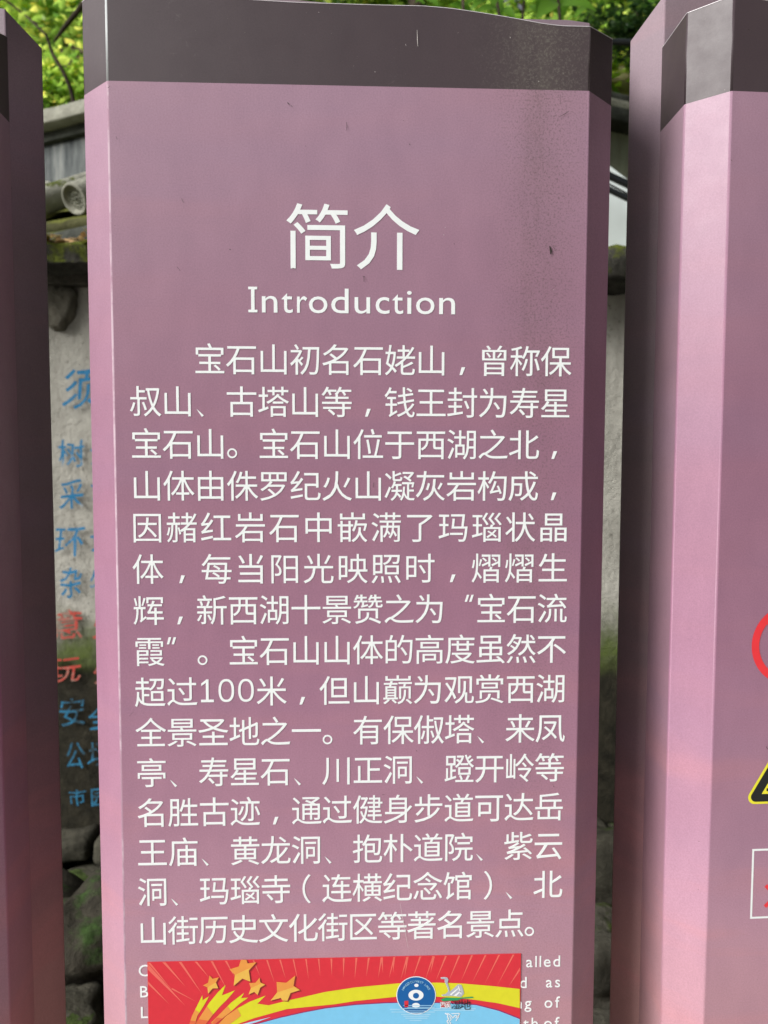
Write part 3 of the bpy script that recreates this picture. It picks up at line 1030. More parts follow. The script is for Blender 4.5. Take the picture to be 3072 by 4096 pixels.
for pts, w in [([(1386, 490), (1388, 508), (1386, 524)], 3), ([(1636, 577), (1641, 582)], 7), ([(1150, 412), (1158, 420)], 9), ([(1166, 424), (1170, 430)], 5), ([(1222, 585), (1225, 587)], 5), ([(1612, 483), (1616, 484)], 4),
               ([(2198, 985), (2203, 1004), (2201, 1018)], 12), ([(2213, 990), (2218, 996)], 5), ([(2240, 380), (2240, 412)], 3), ([(2235, 470), (2262, 455), (2275, 446)], 3), ([(1456, 1105), (1456, 1128)], 5), ([(1452, 1108), (1460, 1108)], 6),
               ([(917, 998), (925, 1000)], 6), ([(1170, 1073), (1178, 1076)], 6), ([(1815, 975), (1818, 978)], 6), ([(466, 547), (470, 560)], 4), ([(727, 795), (735, 812)], 4), ([(708, 1068), (722, 1083)], 4), ([(1665, 3000), (1668, 3004)], 6),
               ([(2212, 3142), (2216, 3146)], 6), ([(1528, 3178), (1537, 3176)], 4), ([(519, 2862), (536, 2846)], 2.5), ([(1495, 1930), (1493, 1950)], 5), ([(432, 354), (440, 348)], 4)]:
    mark(pts, w, M_spot)
for pts, w in [([(1668, 122), (1669, 160), (1671, 188)], 3), ([(2040, 150), (2040, 155)], 5), ([(1498, 289), (1502, 290)], 4), ([(1274, 50), (1276, 53)], 4), ([(1622, 178), (1624, 185)], 4),
               ([(1600, 3610), (1612, 3680), (1632, 3790)], 2), ([(2213, 1159), (2215, 1161)], 5), ([(1780, 909), (1781, 912)], 4), ([(1774, 938), (1776, 943)], 4), ([(2154, 325), (2154, 330)], 4)]:
    mark(pts, w, M_scr, nm='scratch')

# ---- symbols on the right sign
def sflat(name, polys, mat, lvl, parent=right):
    V, Fc = [], []
    for P in polys:
        n = len(V)
        V += [(p[0], -.0002 - lvl * .00015, p[1]) for p in P]
        ar = sum(P[i][0] * P[(i + 1) % len(P)][1] - P[(i + 1) % len(P)][0] * P[i][1] for i in range(len(P)))
        Fc.append(tuple(range(n, n + len(P)))[::1 if ar > 0 else -1])
    return mesh_obj(name, V, Fc, mat, parent)
RO = (RLOC[0], RLOC[1], 0)
def RP(X, Y):
    p = at(X, Y, 0, RO, RROT)
    return (p.x, p.z)
I_sred = ink('sign_red', (242, 60, 68)); I_syel = ink('sign_yellow', (244, 236, 60)); I_sblk = ink('sign_black', (26, 30, 30), 0.9)
# red ring: fit of the visible arc
cxr, czr = RP(3006, 2585)
# the arc passes (3006,2585), (3072,2450), (3072,2715)
p1, p2, p3 = Vector(RP(3006, 2585)), Vector(RP(3072, 2451)), Vector(RP(3072, 2715))
ax, ay, bx, by, cx_, cy_ = p1.x, p1.y, p2.x, p2.y, p3.x, p3.y
D = 2 * (ax * (by - cy_) + bx * (cy_ - ay) + cx_ * (ay - by))
ux = ((ax ** 2 + ay ** 2) * (by - cy_) + (bx ** 2 + by ** 2) * (cy_ - ay) + (cx_ ** 2 + cy_ ** 2) * (ay - by)) / D
uy = ((ax ** 2 + ay ** 2) * (cx_ - bx) + (bx ** 2 + by ** 2) * (ax - cx_) + (cx_ ** 2 + cy_ ** 2) * (bx - ax)) / D
rad = (Vector((ux, uy)) - p1).length
thk = RP(3036, 2585)[0] - RP(3006, 2585)[0]
V, Fc = [], []
NN = 72
for i in range(NN):
    a = 2 * math.pi * i / NN
    for rr in (rad, rad - thk):
        V.append((ux + rr * math.cos(a), -.0004, uy + rr * math.sin(a)))
for i in range(NN):
    j = (i + 1) % NN
    Fc.append((2 * i, 2 * j, 2 * j + 1, 2 * i + 1))
mesh_obj('prohibition_ring', V, Fc, I_sred, right)
q0 = Vector((ux, uy))
dv = Vector((1, -1)).normalized() * (rad - thk * .6)
nv = Vector((1, 1)).normalized() * thk * .45
sflat('prohibition_bar', [[q0 - dv - nv, q0 + dv - nv, q0 + dv + nv, q0 - dv + nv]], I_sred, 2.5)
# burning match inside: the tip just shows
cwh = RP(3074, 2550)
sflat('match_mark', [[cwh, (cwh[0] + .03, cwh[1] - .012), (cwh[0] + .03, cwh[1] - .006), (cwh[0] + .002, cwh[1] + .006)]], M_white, 1)
# warning triangle with rounded corners
def rtri(x0, z0, side, r):
    P = []
    h = side * math.sqrt(3) / 2
    cs = [(x0, z0), (x0 + side, z0), (x0 + side / 2, z0 + h)]
    c = Vector((x0 + side / 2, z0 + h / 3))
    for k_, (px, pz) in enumerate(cs):
        p = Vector((px, pz))
        cc = p + (c - p).normalized() * 2 * r
        base_a = math.atan2((p - c).y, (p - c).x)
        for i in range(9):
            a = base_a + math.radians(-60 + 120 * i / 8)
            P.append((cc.x + r * math.cos(a), cc.y + r * math.sin(a)))
    return P
tl = Vector(RP(2992, 3190)); tb = RP(3050, 3215)[1]
r0 = .0085
xl = tl.x + r0 - 2 * r0 * math.cos(math.radians(30))
zl = tb
side = .145
sflat('warning_border', [rtri(xl, zl, side, r0)], I_syel, 0)
sflat('warning_field', [rtri(xl + .0052, zl + .003, side - .0104, r0 * .72)], I_sblk, 2)
tin = RP(3045, 3175)
h0 = (side - 2 * (tin[0] - xl))
sflat('warning_inner', [[(tin[0], tin[1]), (tin[0] + h0, tin[1]), (tin[0] + h0 / 2, tin[1] + h0 * .866)]], I_syel, 4)
bb0 = RP(3064, 3163)
sflat('warning_figure', [[(bb0[0], bb0[1]), (bb0[0] + .05, bb0[1]), (bb0[0] + .05, bb0[1] + .0035), (bb0[0], bb0[1] + .0035)],
                         [(bb0[0] + .02, bb0[1] + .0055), (bb0[0] + .032, bb0[1] + .0055), (bb0[0] + .027, bb0[1] + .034), (bb0[0] + .019, bb0[1] + .034)]], I_sblk, 6)
for pts, w in [([(3072 - 150, 640), (2926, 645)], 5), ([(3063, 2985), (3068, 2995)], 7), ([(2990, 120), (2996, 122)], 8)]:
    mark(pts, w, M_spot, 0.0, RO, RROT, right)
# white frame with red cross
f0, f1 = RP(3009, 3396), RP(3001, 3675)
fx, zt_, zb_ = f0[0], f0[1], f1[1]
fwid = (zt_ - zb_) * 1.4
lw = .0025
sflat('white_frame', [[(fx, zb_), (fx + lw, zb_), (fx + lw, zt_), (fx, zt_)], [(fx + fwid - lw, zb_), (fx + fwid, zb_), (fx + fwid, zt_), (fx + fwid - lw, zt_)],
                      [(fx + lw, zt_ - lw), (fx + fwid - lw, zt_ - lw), (fx + fwid - lw, zt_), (fx + lw, zt_)], [(fx + lw, zb_), (fx + fwid - lw, zb_), (fx + fwid - lw, zb_ + lw), (fx + lw, zb_ + lw)]], M_white, 0)
ca, cb = Vector(RP(3060, 3536)), Vector(RP(3057, 3632))
cL = (ca.y - cb.y) - .004
cc = Vector((ca.x + cL / 2 + .001, (ca.y + cb.y) / 2))
for sgn, lv in ((1, 0), (-1, 1.5)):
    d_ = Vector((1, sgn)).normalized() * cL * .72
    n_ = Vector((-sgn, 1)).normalized() * .0023
    sflat('red_cross', [[cc - d_ - n_, cc + d_ - n_, cc + d_ + n_, cc - d_ + n_]], I_sred, lv)

# ------------------------------------------------------------------ writing painted on the plaster wall
def wall_char(ch, X0, X1, Y0, Y1, mat, rot=0.0):
    p0, p1 = at(X0, Y0, YW), at(X1, Y1, YW)
    vs, fs = glyph(ch, 0.004)
    ax = min(v[0] for v in vs); bx = max(v[0] for v in vs); ay = min(v[1] for v in vs); by = max(v[1] for v in vs)
    V = []
    for v in vs:
        u, w = (v[0] - ax) / (bx - ax), (v[1] - ay) / (by - ay)
        u2 = u + rot * (w - .5) + .03 * math.sin(7 * w + X0)
        w2 = w + .06 * (u - .5) + .03 * math.sin(6 * u + Y0)
        x, z = p0.x + (p1.x - p0.x) * u2, p1.z + (p0.z - p1.z) * w2
        y = 0.012 * noise.fractal(Vector((x * 2, 0, z * 2)), 1, 2, 3) - 0.0145
        V.append((x, y, z))
    Fc = []
    for f in fs:
        P = [V[i] for i in f]
        ar = sum(P[i][0] * P[(i + 1) % len(P)][2] - P[(i + 1) % len(P)][0] * P[i][2] for i in range(len(P)))
        Fc.append(f if ar > 0 else f[::-1])
    return V, Fc
WC = [('须', 262, 405, 1478, 1635, 0, .12), ('知', 440, 570, 1478, 1635, 0, .1), ('树', 238, 346, 1760, 1868, 0, .03), ('木', 365, 470, 1765, 1870, 0, 0), ('采', 242, 342, 1920, 2035, 0, .05), ('花', 370, 470, 1925, 2035, 0, 0),
      ('环', 222, 342, 2112, 2222, 0, .05), ('境', 365, 480, 2112, 2222, 0, 0), ('杂', 246, 334, 2264, 2386, 0, .08), ('物', 366, 480, 2270, 2385, 0, .05), ('意', 215, 336, 2436, 2552, 1, .05), ('火', 376, 480, 2440, 2550, 1, 0),
      ('玩', 206, 333, 2628, 2722, 1, .08), ('火', 378, 480, 2635, 2730, 1, 0), ('安', 246, 345, 2785, 2900, 0, .02), ('全', 358, 450, 2820, 2910, 0, .05), ('公', 268, 345, 2965, 3068, 0, .05), ('场', 356, 450, 2965, 3060, 0, .05),
      ('市', 278, 348, 3150, 3215, 0, 0), ('园', 366, 440, 3150, 3220, 0, 0)]
for ch, a, b, c, d, col, ro in WC:
    V, Fc = wall_char(ch, a, b, c, d, None, ro)
    mesh_obj('painted_character', V, Fc, M_redp if col else (M_blue if c < 2600 else M_blue2), wall)

# ------------------------------------------------------------------ boulders at the foot of the wall
def boulder(X, Y, y, w, h, dp, mat, seed, label, grp='mossy boulders along the foot of the wall', rot=0.2):
    p = at(X, Y, y)
    o = rock('boulder', mat, (p.x, y, h * .62), (w / 2, dp / 2, h * .62), seed, None, 4, 0.22, rot)
    return tag(o, label, 'boulder', grp)
boulder(400, 3840, 1.22, .36, .25, .34, M_rock, 3, 'round mossy boulder with a bright green flank, seen left of the Introduction sign')
boulder(250, 4060, 1.0, .22, .12, .22, M_rock2, 11, 'low dark damp stone in front of the mossy boulder, left gap')
boulder(2425, 3450, 1.38, .42, .30, .30, M_rock2, 21, 'dark mossy boulder against the wall foot, seen right of the Introduction sign')
boulder(2400, 3790, 1.12, .30, .20, .26, M_rock3, 29, 'smoother grey boulder with a curved crack, below the dark one in the right gap')
boulder(2440, 4000, .94, .16, .07, .16, M_rock3, 33, 'small pale stone lying at the bottom of the right gap')
boulder(2390, 4075, .90, .14, .05, .14, M_rock2, 37, 'small dark pebble beside the pale stone at the bottom edge')
for i, (x, y, w) in enumerate([(-.95, 1.3, .4), (0.0, 1.3, .42), (.32, 1.28, .36), (-.22, 1.22, .3), (1.35, 1.3, .45), (1.8, 1.25, .4), (-1.4, 1.28, .42)]):
    o = rock('boulder', M_rock, (x, y, w * .38), (w / 2, w * .42, w * .4), 50 + i, None, 3, 0.22, i)
    tag(o, 'mossy boulder at the wall foot, hidden behind the sign pillars', 'boulder', 'mossy boulders hidden behind the sign pillars')

# ------------------------------------------------------------------ tile-topped wall, left, receding to the left
TH = math.radians(-28)
o_d = at(301, 794, 2.25)      # centre of the round tile end
def to_local(p, org, rz):
    return Matrix.Rotation(-rz, 3, 'Z') @ (p - Vector(org))
LW = (-0.6, 2.9, 0)
tw = empty('tile_topped_wall', LW, TH)
tag(tw, 'weathered grey wall ridge with round end tiles, seen above the coping left of the Introduction sign', 'wall')
dl = to_local(o_d, LW, TH)
pf = dl.y + 0.42          # face of the streaked ridge panel
pt = at(340, 435, pf, LW, TH)
pb = at(300, 735, pf, LW, TH)
q = NT('streaked_grey_render')
n2 = q.noise(16, 6, 0.7, vec=q.mapping((1, 1, 0.14)))
c_ = q.ramp(n2, [(0.32, (0.022, 0.027, 0.03, 1)), (0.5, (0.10, 0.11, 0.11, 1)), (0.68, (0.24, 0.25, 0.235, 1))])
q.bump(q.noise(30, 5, 0.6), 0.4, 0.01)
M_streak = q.base(c_, 0.85, 0.2)
x0w, x1w = -1.6, 0.75
bm_obj('ridge_face', rough_box(x0w, x1w, pf, pf + .22, 1.6, pt.z - .12, 0.004, 3, 0.2, 0.004), M_streak, tw, True)
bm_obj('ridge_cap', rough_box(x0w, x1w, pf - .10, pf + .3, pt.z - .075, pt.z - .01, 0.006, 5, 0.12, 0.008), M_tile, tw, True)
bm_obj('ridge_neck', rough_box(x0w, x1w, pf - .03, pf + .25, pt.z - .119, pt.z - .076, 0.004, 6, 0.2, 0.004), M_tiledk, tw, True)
# pan: mossy roof slope from the ridge face to the eave
zE = dl.z
slope = lambda yy: zE + (yy - dl.y) * (pb.z - .02 - zE) / (pf - dl.y)
vs, fs = [], []
nx, ny = 60, 10
for j in range(ny + 1):
    yy = dl.y + .03 + (pf - dl.y - .03) * j / ny
    for i in range(nx + 1):
        x = x0w + (x1w - x0w) * i / nx
        vs.append((x, yy, slope(yy) - .042 * (1 - j / ny) - .004 + .012 * noise.noise(Vector((x * 8, yy * 8, 0)))))
for j in range(ny):
    for i in range(nx):
        a = j * (nx + 1) + i
        fs.append((a, a + 1, a + nx + 2, a + nx + 1))
n0 = len(vs)
vs += [(v[0], v[1], v[2] - .05) for v in vs[:n0]]
fs += [tuple(n0 + i for i in f[::-1]) for f in fs[:]]
M_moss = stone_material('olive_moss', (0.07, 0.07, 0.03, 1), 0.75, (0.11, 0.12, 0.025, 1), 10, 0.4)
mesh_obj('mossy_slope', vs, fs, M_moss, tw, True)
# round tiles with end discs
R_T = 0.5 * 128 / F * (o_d - CAM).dot(fw)
def ring_pts(r, y, n=28): return [(r * math.cos(2 * math.pi * i / n), y, r * math.sin(2 * math.pi * i / n)) for i in range(n)]
def tile_end_mesh(mk):
    n = 28
    prof = [(R_T, .34), (R_T, 0.0), (R_T * .96, -.008), (R_T * .84, -.010), (R_T * .74, 0.004), (R_T * .70, .006)]
    V, Fc = [], []
    for r, y in prof: V += ring_pts(r, y, n)
    for j in range(len(prof) - 1):
        for i in range(n):
            Fc.append((j * n + i, j * n + (i + 1) % n, (j + 1) * n + (i + 1) % n, (j + 1) * n + i))
    Fc.append(tuple((len(prof) - 1) * n + i for i in range(n)))
    return V, Fc
sp_t = .235
tm = None
for k in range(-5, 4):
    x = dl.x + k * sp_t
    if tm is None:
        V, Fc = tile_end_mesh(0)
        o = mesh_obj('round_tile', V, Fc, M_tile, tw, True)
        tm = o.data
        # raised flower relief on the disc
        bmr = bmesh.new()
        for ring, cnt, rr in ((.0, 1, .13), (.26, 8, .085), (.48, 14, .075)):
            for i in range(cnt):
                a = 2 * math.pi * i / cnt + ring
                bmesh.ops.create_uvsphere(bmr, u_segments=6, v_segments=4, radius=R_T * rr,
                                          matrix=Matrix.Translation((ring * R_T * math.cos(a) * 1.1, .005, ring * R_T * math.sin(a) * 1.1)))
        M_relief = stone_material('relief_stone', (0.17, 0.18, 0.14, 1), 0.2, (0.08, 0.1, 0.03, 1), 30, 0.5)
        rel = bm_obj('flower_relief', bmr, M_relief, o, True)
        rm = rel.data
    else:
        o = link(bpy.data.objects.new('round_tile', tm), tw)
        link(bpy.data.objects.new('flower_relief', rm), o)
    o.location = (x, dl.y, zE + random.uniform(-.004, .004))
    o.rotation_euler = (-math.atan2(slope(pf) - slope(dl.y), pf - dl.y) * -1, random.uniform(-.1, .1), 0)
# eave slab under the tiles and the body of the wall below
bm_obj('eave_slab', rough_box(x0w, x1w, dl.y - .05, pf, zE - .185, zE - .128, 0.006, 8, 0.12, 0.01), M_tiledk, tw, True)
bm_obj('eave_moss', rough_box(x0w, x1w, dl.y - .01, pf - .02, zE - .124, zE - .07, 0.012, 9, 0.1, 0.02), M_moss, tw, True)
bm_obj('wall_body', box_bm(x0w, x1w, dl.y + .16, pf + .2, 0.0, zE - .225), M_pale, tw)

# ------------------------------------------------------------------ pale wall on the right, receding to the right
TH2 = math.radians(21)
RW = (1.0, 2.75, 0)
rw = empty('garden_house_wall', RW, TH2)
tag(rw, 'pale green plaster wall under a dark tiled eave, seen in the gap right of the Introduction sign', 'wall')
e1 = at(2480, 505, -.06, RW, TH2).z
e2 = at(2480, 425, -.10, RW, TH2).z
e3 = at(2480, 405, -.06, RW, TH2).z
e4 = at(2480, 378, -.02, RW, TH2).z
bm_obj('wall_body', box_bm(-.85, 2.2, 0, .25, 0.0, e1 - .002), M_pale, rw)
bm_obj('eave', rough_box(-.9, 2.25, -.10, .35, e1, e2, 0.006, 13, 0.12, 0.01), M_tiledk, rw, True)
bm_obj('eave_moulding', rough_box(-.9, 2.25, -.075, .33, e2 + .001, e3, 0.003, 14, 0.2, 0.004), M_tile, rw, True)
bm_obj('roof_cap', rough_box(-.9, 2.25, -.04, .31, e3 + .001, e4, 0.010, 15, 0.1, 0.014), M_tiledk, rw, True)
# whitewashed board leaning in front of it
b1, b2 = at(2445, 668, 2.12), at(2516, 722, 2.12)
sl_ = (b2.z - b1.z) / (b2.x - b1.x)
xs0, xs1 = b1.x - .25, b2.x + .45
ft = lambda x: b1.z + sl_ * (x - b1.x)
V = [(xs0, 2.12, 1.95), (xs1, 2.12, 1.95), (xs1, 2.12, ft(xs1)), (xs0, 2.12, ft(xs0))]
V += [(a, b + .03, c) for a, b, c in V]
ob = mesh_obj('white_board', V, [(0, 1, 2, 3), (7, 6, 5, 4), (0, 4, 5, 1), (1, 5, 6, 2), (2, 6, 7, 3), (3, 7, 4, 0)], M_whitepanel)
tag(ob, 'whitewashed board with a sloping top edge, behind the black cables in the right gap', 'board')

# cables
def cable(Y1, Y2, rpx, y, label, xa=.30, xb=1.5):
    a, b = at(2443, Y1, y), at(2516, Y2, y)
    s = (b.z - a.z) / (b.x - a.x)
    P = []
    for i in range(25):
        x = xa + (xb - xa) * i / 24
        P.append((x, y, a.z + s * (x - a.x) + .10 * (x - a.x) * (x - b.x)))
    r = rpx / F * (y + .917) / 2
    o = tube('cable', P, r, M_black, None, 10)
    tag(o, label, 'cable', 'black cables slanting across the right gap')
cable(706, 740, 30, 1.95, 'thick black cable, uppermost of those slanting across the right gap')
cable(740, 778, 7, 1.97, 'thin black wire between the two thick cables in the right gap')
cable(762, 797, 24, 1.93, 'thick black cable, lowest of those slanting across the right gap')

# dark pipe crossing at the top between the two pillars
pz = at(2490, 168, 2.3)
o = tube('pipe', [(.3 + .1 * i, 2.3, pz.z + .0) for i in range(22)], .012, M_black, None, 10)
tag(o, 'thin dark pipe crossing the gap between the pillar tops, under the shady branch', 'pipe')

# leaf litter on the coping
lv, lf = [], []
def leafquad(p, s, rs, lv, lf, bend=.25, flat_=.5):
    a = rs.uniform(0, 2 * math.pi); t = rs.uniform(-1, 1) * flat_
    u = Vector((math.cos(a), math.sin(a), t)).normalized()
    w = u.cross(Vector((rs.uniform(-.5, .5), rs.uniform(-.5, .5), 1))).normalized()
    n = u.cross(w)
    L, Wd = s, s * .3
    i = len(lv)
    lv.extend([p, p + u * L * .35 + w * Wd + n * bend * s * .3, p + u * L * .7 + w * Wd * .8 + n * bend * s * .2, p + u * L, p + u * L * .7 - w * Wd * .8 + n * bend * s * .2, p + u * L * .35 - w * Wd + n * bend * s * .3])
    lf.extend([(i, i + 1, i + 2, i + 3), (i, i + 3, i + 4, i + 5)])
rs = random.Random(3)
for i in range(1100):
    x = rs.uniform(-1.7, 0.3)
    leafquad(Vector((x, YW - .21 + rs.random() ** 1.5 * .4, zc1 + rs.random() * .03 - .01)), rs.uniform(.03, .06), rs, lv, lf)
M_litter = leaf_material('dry_leaves', [(0, (.16, .09, .04, 1)), (.3, (.36, .24, .13, 1)), (.55, (.5, .38, .28, 1)), (.8, (.16, .17, .04, 1)), (1, (.33, .27, .06, 1))], .1)
tag(mesh_obj('leaf_litter', lv, lf, M_litter), kind='stuff', label='dry brown leaves and moss lying along the top of the coping')

# ------------------------------------------------------------------ foliage
def crown(name, parent, mat, blobs, n, size, seed):
    r = np.random.default_rng(seed)
    w = np.array([b[1][0] * b[1][1] * b[1][2] for b in blobs]); w /= w.sum()
    idx = r.choice(len(blobs), n, p=w)
    d = r.normal(size=(n, 3)); d /= np.linalg.norm(d, axis=1)[:, None]
    rad = r.random(n) ** 0.45
    cen = np.array([b[0] for b in blobs])[idx]; sc = np.array([b[1] for b in blobs])[idx]
    p = cen + d * rad[:, None] * sc
    p += r.normal(size=(n, 3)) * .05
    a = r.random(n) * 2 * np.pi; tz = r.normal(size=n) * .45 - .15
    u = np.stack([np.cos(a), np.sin(a), tz], 1); u /= np.linalg.norm(u, axis=1)[:, None]
    k = np.stack([r.normal(size=n) * .5, r.normal(size=n) * .5, np.ones(n)], 1)
    v = np.cross(u, k); v /= np.linalg.norm(v, axis=1)[:, None]
    nn = np.cross(u, v)
    s = size * (0.6 + .8 * r.random(n))[:, None]
    V = np.empty((n, 6, 3))
    V[:, 0] = p; V[:, 1] = p + u * s * .3 + v * s * .26 + nn * s * .06; V[:, 2] = p + u * s * .68 + v * s * .2 + nn * s * .04
    V[:, 3] = p + u * s - nn * s * .08; V[:, 4] = p + u * s * .68 - v * s * .2 + nn * s * .04; V[:, 5] = p + u * s * .3 - v * s * .26 + nn * s * .06
    V = V.reshape(-1, 3)
    me = bpy.data.meshes.new(name)
    me.vertices.add(n * 6); me.vertices.foreach_set('co', V.ravel())
    me.loops.add(n * 8); me.polygons.add(n * 2)
    b = (np.arange(n) * 6)[:, None]
    L = np.concatenate([b, b + 1, b + 2, b + 3, b, b + 3, b + 4, b + 5], 1).ravel()
    me.loops.foreach_set('vertex_index', L)
    me.polygons.foreach_set('loop_start', np.arange(n * 2) * 4)
    me.update(calc_edges=True)
    me.materials.append(mat)
    return link(bpy.data.objects.new(name, me), parent)


G_bright = leaf_material('sunlit_leaves', [(0, (.08, .16, .035, 1)), (.4, (.22, .35, .07, 1)), (.75, (.40, .52, .12, 1)), (.94, (.6, .62, .16, 1)), (1, (.7, .55, .14, 1))], .5)
G_mid = leaf_material('mid_green_leaves', [(0, (.04, .10, .02, 1)), (.5, (.10, .20, .035, 1)), (1, (.22, .32, .06, 1))], .45)
G_dark = leaf_material('dark_leaves', [(0, (.012, .035, .012, 1)), (.6, (.03, .07, .02, 1)), (1, (.07, .12, .03, 1))], .3)
G_broad = leaf_material('broad_glossy_leaves', [(0, (.05, .14, .02, 1)), (.6, (.12, .26, .03, 1)), (1, (.2, .3, .05, 1))], .5, .3)


def tree(x, y, h, blobs, n, size, mat, seed, label, tr=.09):
    z0 = hill_z(x, y) if y > 2.6 else 0
    t = empty('broadleaf_tree', (x, y, z0 - .1))
    tag(t, label, 'tree', 'broadleaf trees on the slope behind the walls')
    r = random.Random(seed)
    P = [(0, 0, 0)]
    for i in range(1, 7): P.append((P[-1][0] + r.uniform(-.09, .09), P[-1][1] + r.uniform(-.09, .09), h * i / 6))
    tube('trunk', P, [tr * (1 - .11 * i) for i in range(7)], M_bark, t, 10)
    bl = [((b[0][0] - x, b[0][1] - y, b[0][2] - z0 + .1), b[1]) for b in blobs]
    for b in bl:
        s = Vector(P[r.randint(2, 5)]); e = Vector(b[0])
        mid = (s + e) / 2 + Vector((r.uniform(-.15, .15), r.uniform(-.15, .15), r.uniform(0, .2)))
        tube('limb', [s, s.lerp(mid, .5), mid, mid.lerp(e, .6), e + (e - mid) * .2], [tr * .45, tr * .36, tr * .26, tr * .16, tr * .07], M_bark, t, 7)
    crown('crown', t, mat, bl, n, size, seed)
    return t


def blobs_around(cx, cy, cz, R, k, seed, s=(.5, .5, .4)):
    r = random.Random(seed)
    return [((cx + r.uniform(-R, R), cy + r.uniform(-R, R) * .7, cz + r.uniform(-R, R) * .8), tuple(q * r.uniform(.7, 1.25) for q in s)) for _ in range(k)]


tree(-2.9, 5.6, 2.6, blobs_around(-2.6, 5.2, 4.7, .9, 15, 1, (.55, .6, .45)), 26000, .07, G_bright, 1, 'bright yellow-green tree filling the gap left of the Introduction sign')
tree(-1.6, 6.6, 2.6, blobs_around(-1.9, 6.4, 5.9, 1.2, 13, 2, (.7, .6, .5)), 13000, .11, G_mid, 2, 'mid green tree rising behind the yellow-green one, upper left')
tree(.5, 4.6, 2.0, blobs_around(.1, 5.3, 5.5, .9, 12, 3, (.5, .5, .4)), 18000, .07, G_bright, 3, 'bright leafy tree just above the top edge of the Introduction sign')
tree(2.0, 5.4, 2.0, blobs_around(1.9, 5.2, 4.9, .9, 12, 4, (.55, .5, .4)), 20000, .06, G_bright, 4, 'light green tree between the middle and right pillars, behind the shady branch')
tree(3.6, 5.2, 2.6, blobs_around(3.4, 5.2, 5.2, 1.1, 12, 5, (.6, .6, .5)), 10000, .10, G_mid, 5, 'mid green tree at the upper right behind the right pillar')
tree(.4, 8.8, 3.2, blobs_around(.2, 8.6, 8.6, 2.2, 16, 6, (1.1, 1.0, .8)), 14000, .16, G_mid, 6, 'large green tree farthest up the slope')

# shady evergreen limb with dark leaves above the right gap
sh = at(2440, 120, 2.75)
sh2 = at(2560, 90, 2.75)
tree(1.9, 3.1, sh.z - hill_z(1.9, 3.1) + .2, [((sh.x - .03, 2.75, sh.z), (.10, .10, .035)), ((sh.x + .1, 2.78, sh.z - .01), (.12, .1, .03)), ((sh2.x + .04, 2.8, sh2.z + .01), (.12, .1, .04)), ((sh2.x + .25, 2.85, sh2.z + .05), (.2, .15, .08))], 3200, .035, G_dark, 9,
     'small dark evergreen whose shady limb crosses above the right gap', .03)
bl_ = at(262, 385, 4.0)
tree(bl_.x - .5, 4.3, .5, [((bl_.x, 4.0, bl_.z), (.40, .18, .20)), ((bl_.x - .5, 4.05, bl_.z + .1), (.4, .2, .2)), ((bl_.x + .5, 4.1, bl_.z + .05), (.4, .2, .2))], 9000, .055, G_bright, 18,
     'low bright bush on the bank just above the grey ridge, left gap', .02)
br = at(2490, 205, 3.9)
tree(br.x + .35, 4.15, .5, [((br.x, 3.9, br.z + .03), (.30, .18, .09)), ((br.x - .4, 3.95, br.z), (.3, .2, .14)), ((br.x + .45, 4.0, br.z + .05), (.32, .2, .16))], 4200, .055, G_bright, 19,
     'low bright yellow-green bush on the bank, framed by the gap right of the Introduction sign', .02)

# slope undergrowth
def slope_leaves(n, seed):
    r = random.Random(seed)
    V, Fc = [], []
    for i in range(n):
        x, y = r.uniform(-5, 5.5), 3.2 + r.random() ** 1.3 * 8
        if noise.noise(Vector((x * 1.1, y * 1.1, 7))) < -.12: continue
        leafquad(Vector((x, y, hill_z(x, y) + r.random() * .35)), r.uniform(.06, .13), r, V, Fc, .3, .9)
    return V, Fc
V, Fc = slope_leaves(15000, 4)
tag(mesh_obj('undergrowth', V, Fc, G_bright), kind='stuff', label='low green undergrowth covering the slope')

# broad-leaved plant rising behind the middle of the wall
bp = empty('broad_leaved_shrub', (.85, 2.35, 0))
tag(bp, 'broad-leaved shrub whose large leaves show above the right half of the Introduction sign', 'shrub')
def big_leaf(tip, basep, wd, seed):
    r = random.Random(seed)
    b, t = Vector(basep), Vector(tip)
    u = t - b
    L = u.length
    u.normalize()
    side = u.cross(Vector((r.uniform(-.3, .3), -1, r.uniform(.2, .6)))).normalized()
    n = side.cross(u)
    V, Fc = [], []
    N = 9
    for i in range(N + 1):
        s = i / N
        w = wd * math.sin(math.pi * min(1, s ** .8)) ** .8
        c = b + u * L * s - n * (s - .5) ** 2 * L * .5
        V += [c + side * w / 2 + n * .12 * w, c, c - side * w / 2 + n * .12 * w]
    for i in range(N):
        a = i * 3
        Fc += [(a, a + 1, a + 4, a + 3), (a + 1, a + 2, a + 5, a + 4)]
    loc = Vector(bp.location)
    return mesh_obj('leaf', [v - loc for v in V], Fc, G_broad, bp, True)
yb_ = 2.3
lv_px = [((2390, 25), (2235, 5), 60), ((2260, -60), (2230, 60), 70), ((2150, 60), (2230, -10), 55), ((2010, 60), (1960, -40), 40), ((2060, 75), (2010, 20), 30), ((1890, 45), (2000, 20), 30), ((1850, 10), (1960, -30), 30),
         ((2100, -10), (2050, -90), 60), ((2300, 60), (2350, 20), 26), ((2170, 62), (2120, 10), 34), ((1990, 0), (1920, -60), 40), ((2310, -20), (2420, -60), 50), ((1700, 5), (1620, -30), 30), ((1760, 25), (1700, -20), 26)]
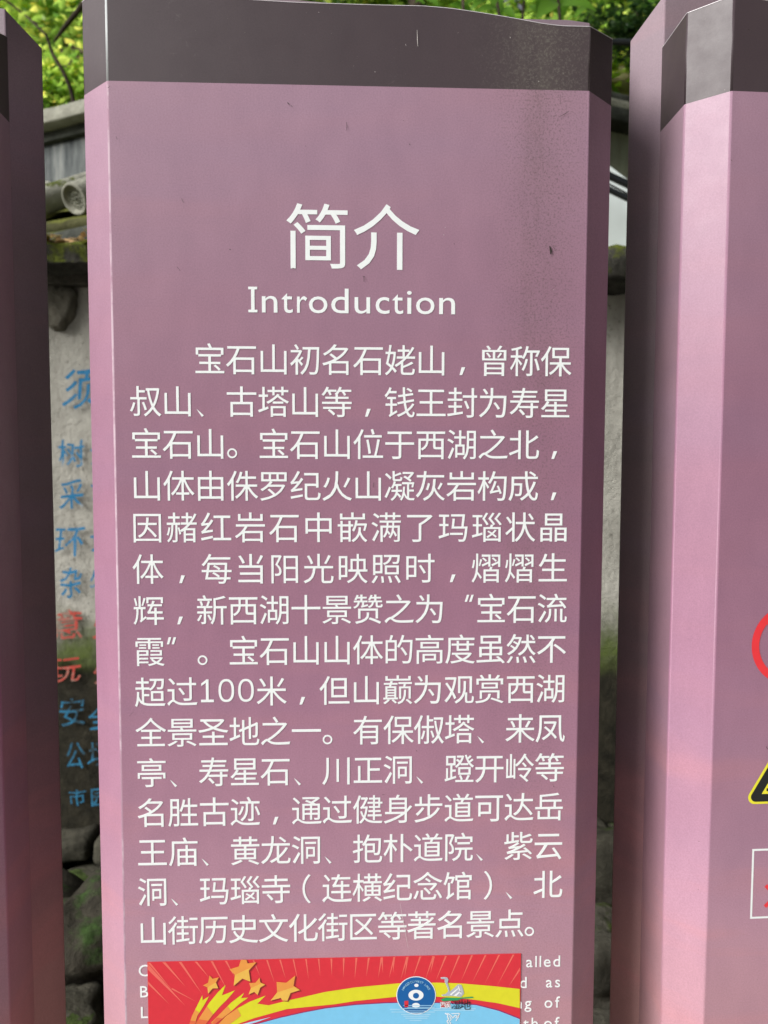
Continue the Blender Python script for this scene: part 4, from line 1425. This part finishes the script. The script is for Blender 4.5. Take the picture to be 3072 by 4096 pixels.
for i, (t_, b_, w_) in enumerate(lv_px):
    y_ = yb_ + .1 * math.sin(i * 2.3)
    pa, pb_ = at(t_[0], t_[1], y_ - .05), at(b_[0], b_[1], y_)
    big_leaf(pa, pb_, w_ / F * (y_ + .917) * 1.15, i)
rr_ = random.Random(12)
for i in range(60):
    b = Vector((rr_.uniform(.25, 1.05), yb_ + rr_.uniform(-.15, .2), at(1900, -60, yb_).z + rr_.uniform(-.15, .5)))
    t_ = b + Vector((rr_.uniform(-.14, .14), rr_.uniform(-.1, .05), rr_.uniform(-.10, .06)))
    big_leaf(t_, b, rr_.uniform(.035, .06), 100 + i)
stz = at(2230, -20, yb_).z
for x, X2 in ((.8, 1980), (.95, 2230), (.6, 2100), (.5, 1850)):
    e = at(X2, -40, yb_)
    tube('stem', [(0 + (x - .85) * .2, 0, 0), ((x - .85) * .5, 0, 1.2), (x - .85, -.02, 2.2), (e.x - .85, e.y - 2.35, e.z)], [.022, .018, .013, .006], M_bark, bp, 8)

# thin bare twig arching in the left gap
tp = [at(185, 140, 3.3), at(210, 215, 3.3), at(255, 290, 3.3), at(285, 360, 3.3), at(300, 440, 3.3)]
base_tw = Vector(tp[-1]) + Vector((.02, .15, -.5))
o = tube('bare_twig', [base_tw] + tp[::-1] + [at(100, 60, 3.3)], [.014, .012, .011, .010, .009, .007, .004], M_bark, None, 8)
tag(o, 'thin dark twig arching against the bright leaves at the upper left', 'branch')
o = tube('bare_branch', [at(400, -60, 3.7), at(330, 20, 3.7), at(250, 120, 3.7), at(215, 170, 3.7)], [.02, .016, .012, .006], M_bark, None, 8)
tag(o, 'dark branch slanting in from the top beside the left edge of the Introduction sign', 'branch')

# unseen trees added right and behind, blocking sky light from the pillar sides
for i, (x, y) in enumerate([(4.2, -1.5), (4.8, 1.0), (5.2, 3.2), (4.4, -4.0)]):
    t = tree(x, y, 4.0, blobs_around(x - .2, y, 4.2, 1.7, 16, 40 + i, (1.2, 1.2, 1.0)), 11000, .3, G_dark, 60 + i, 'added dark evergreen out of view to the right, blocking sky light from the pillars', .16)
    t['group'] = 'added unseen evergreens that shade the pillar sides'
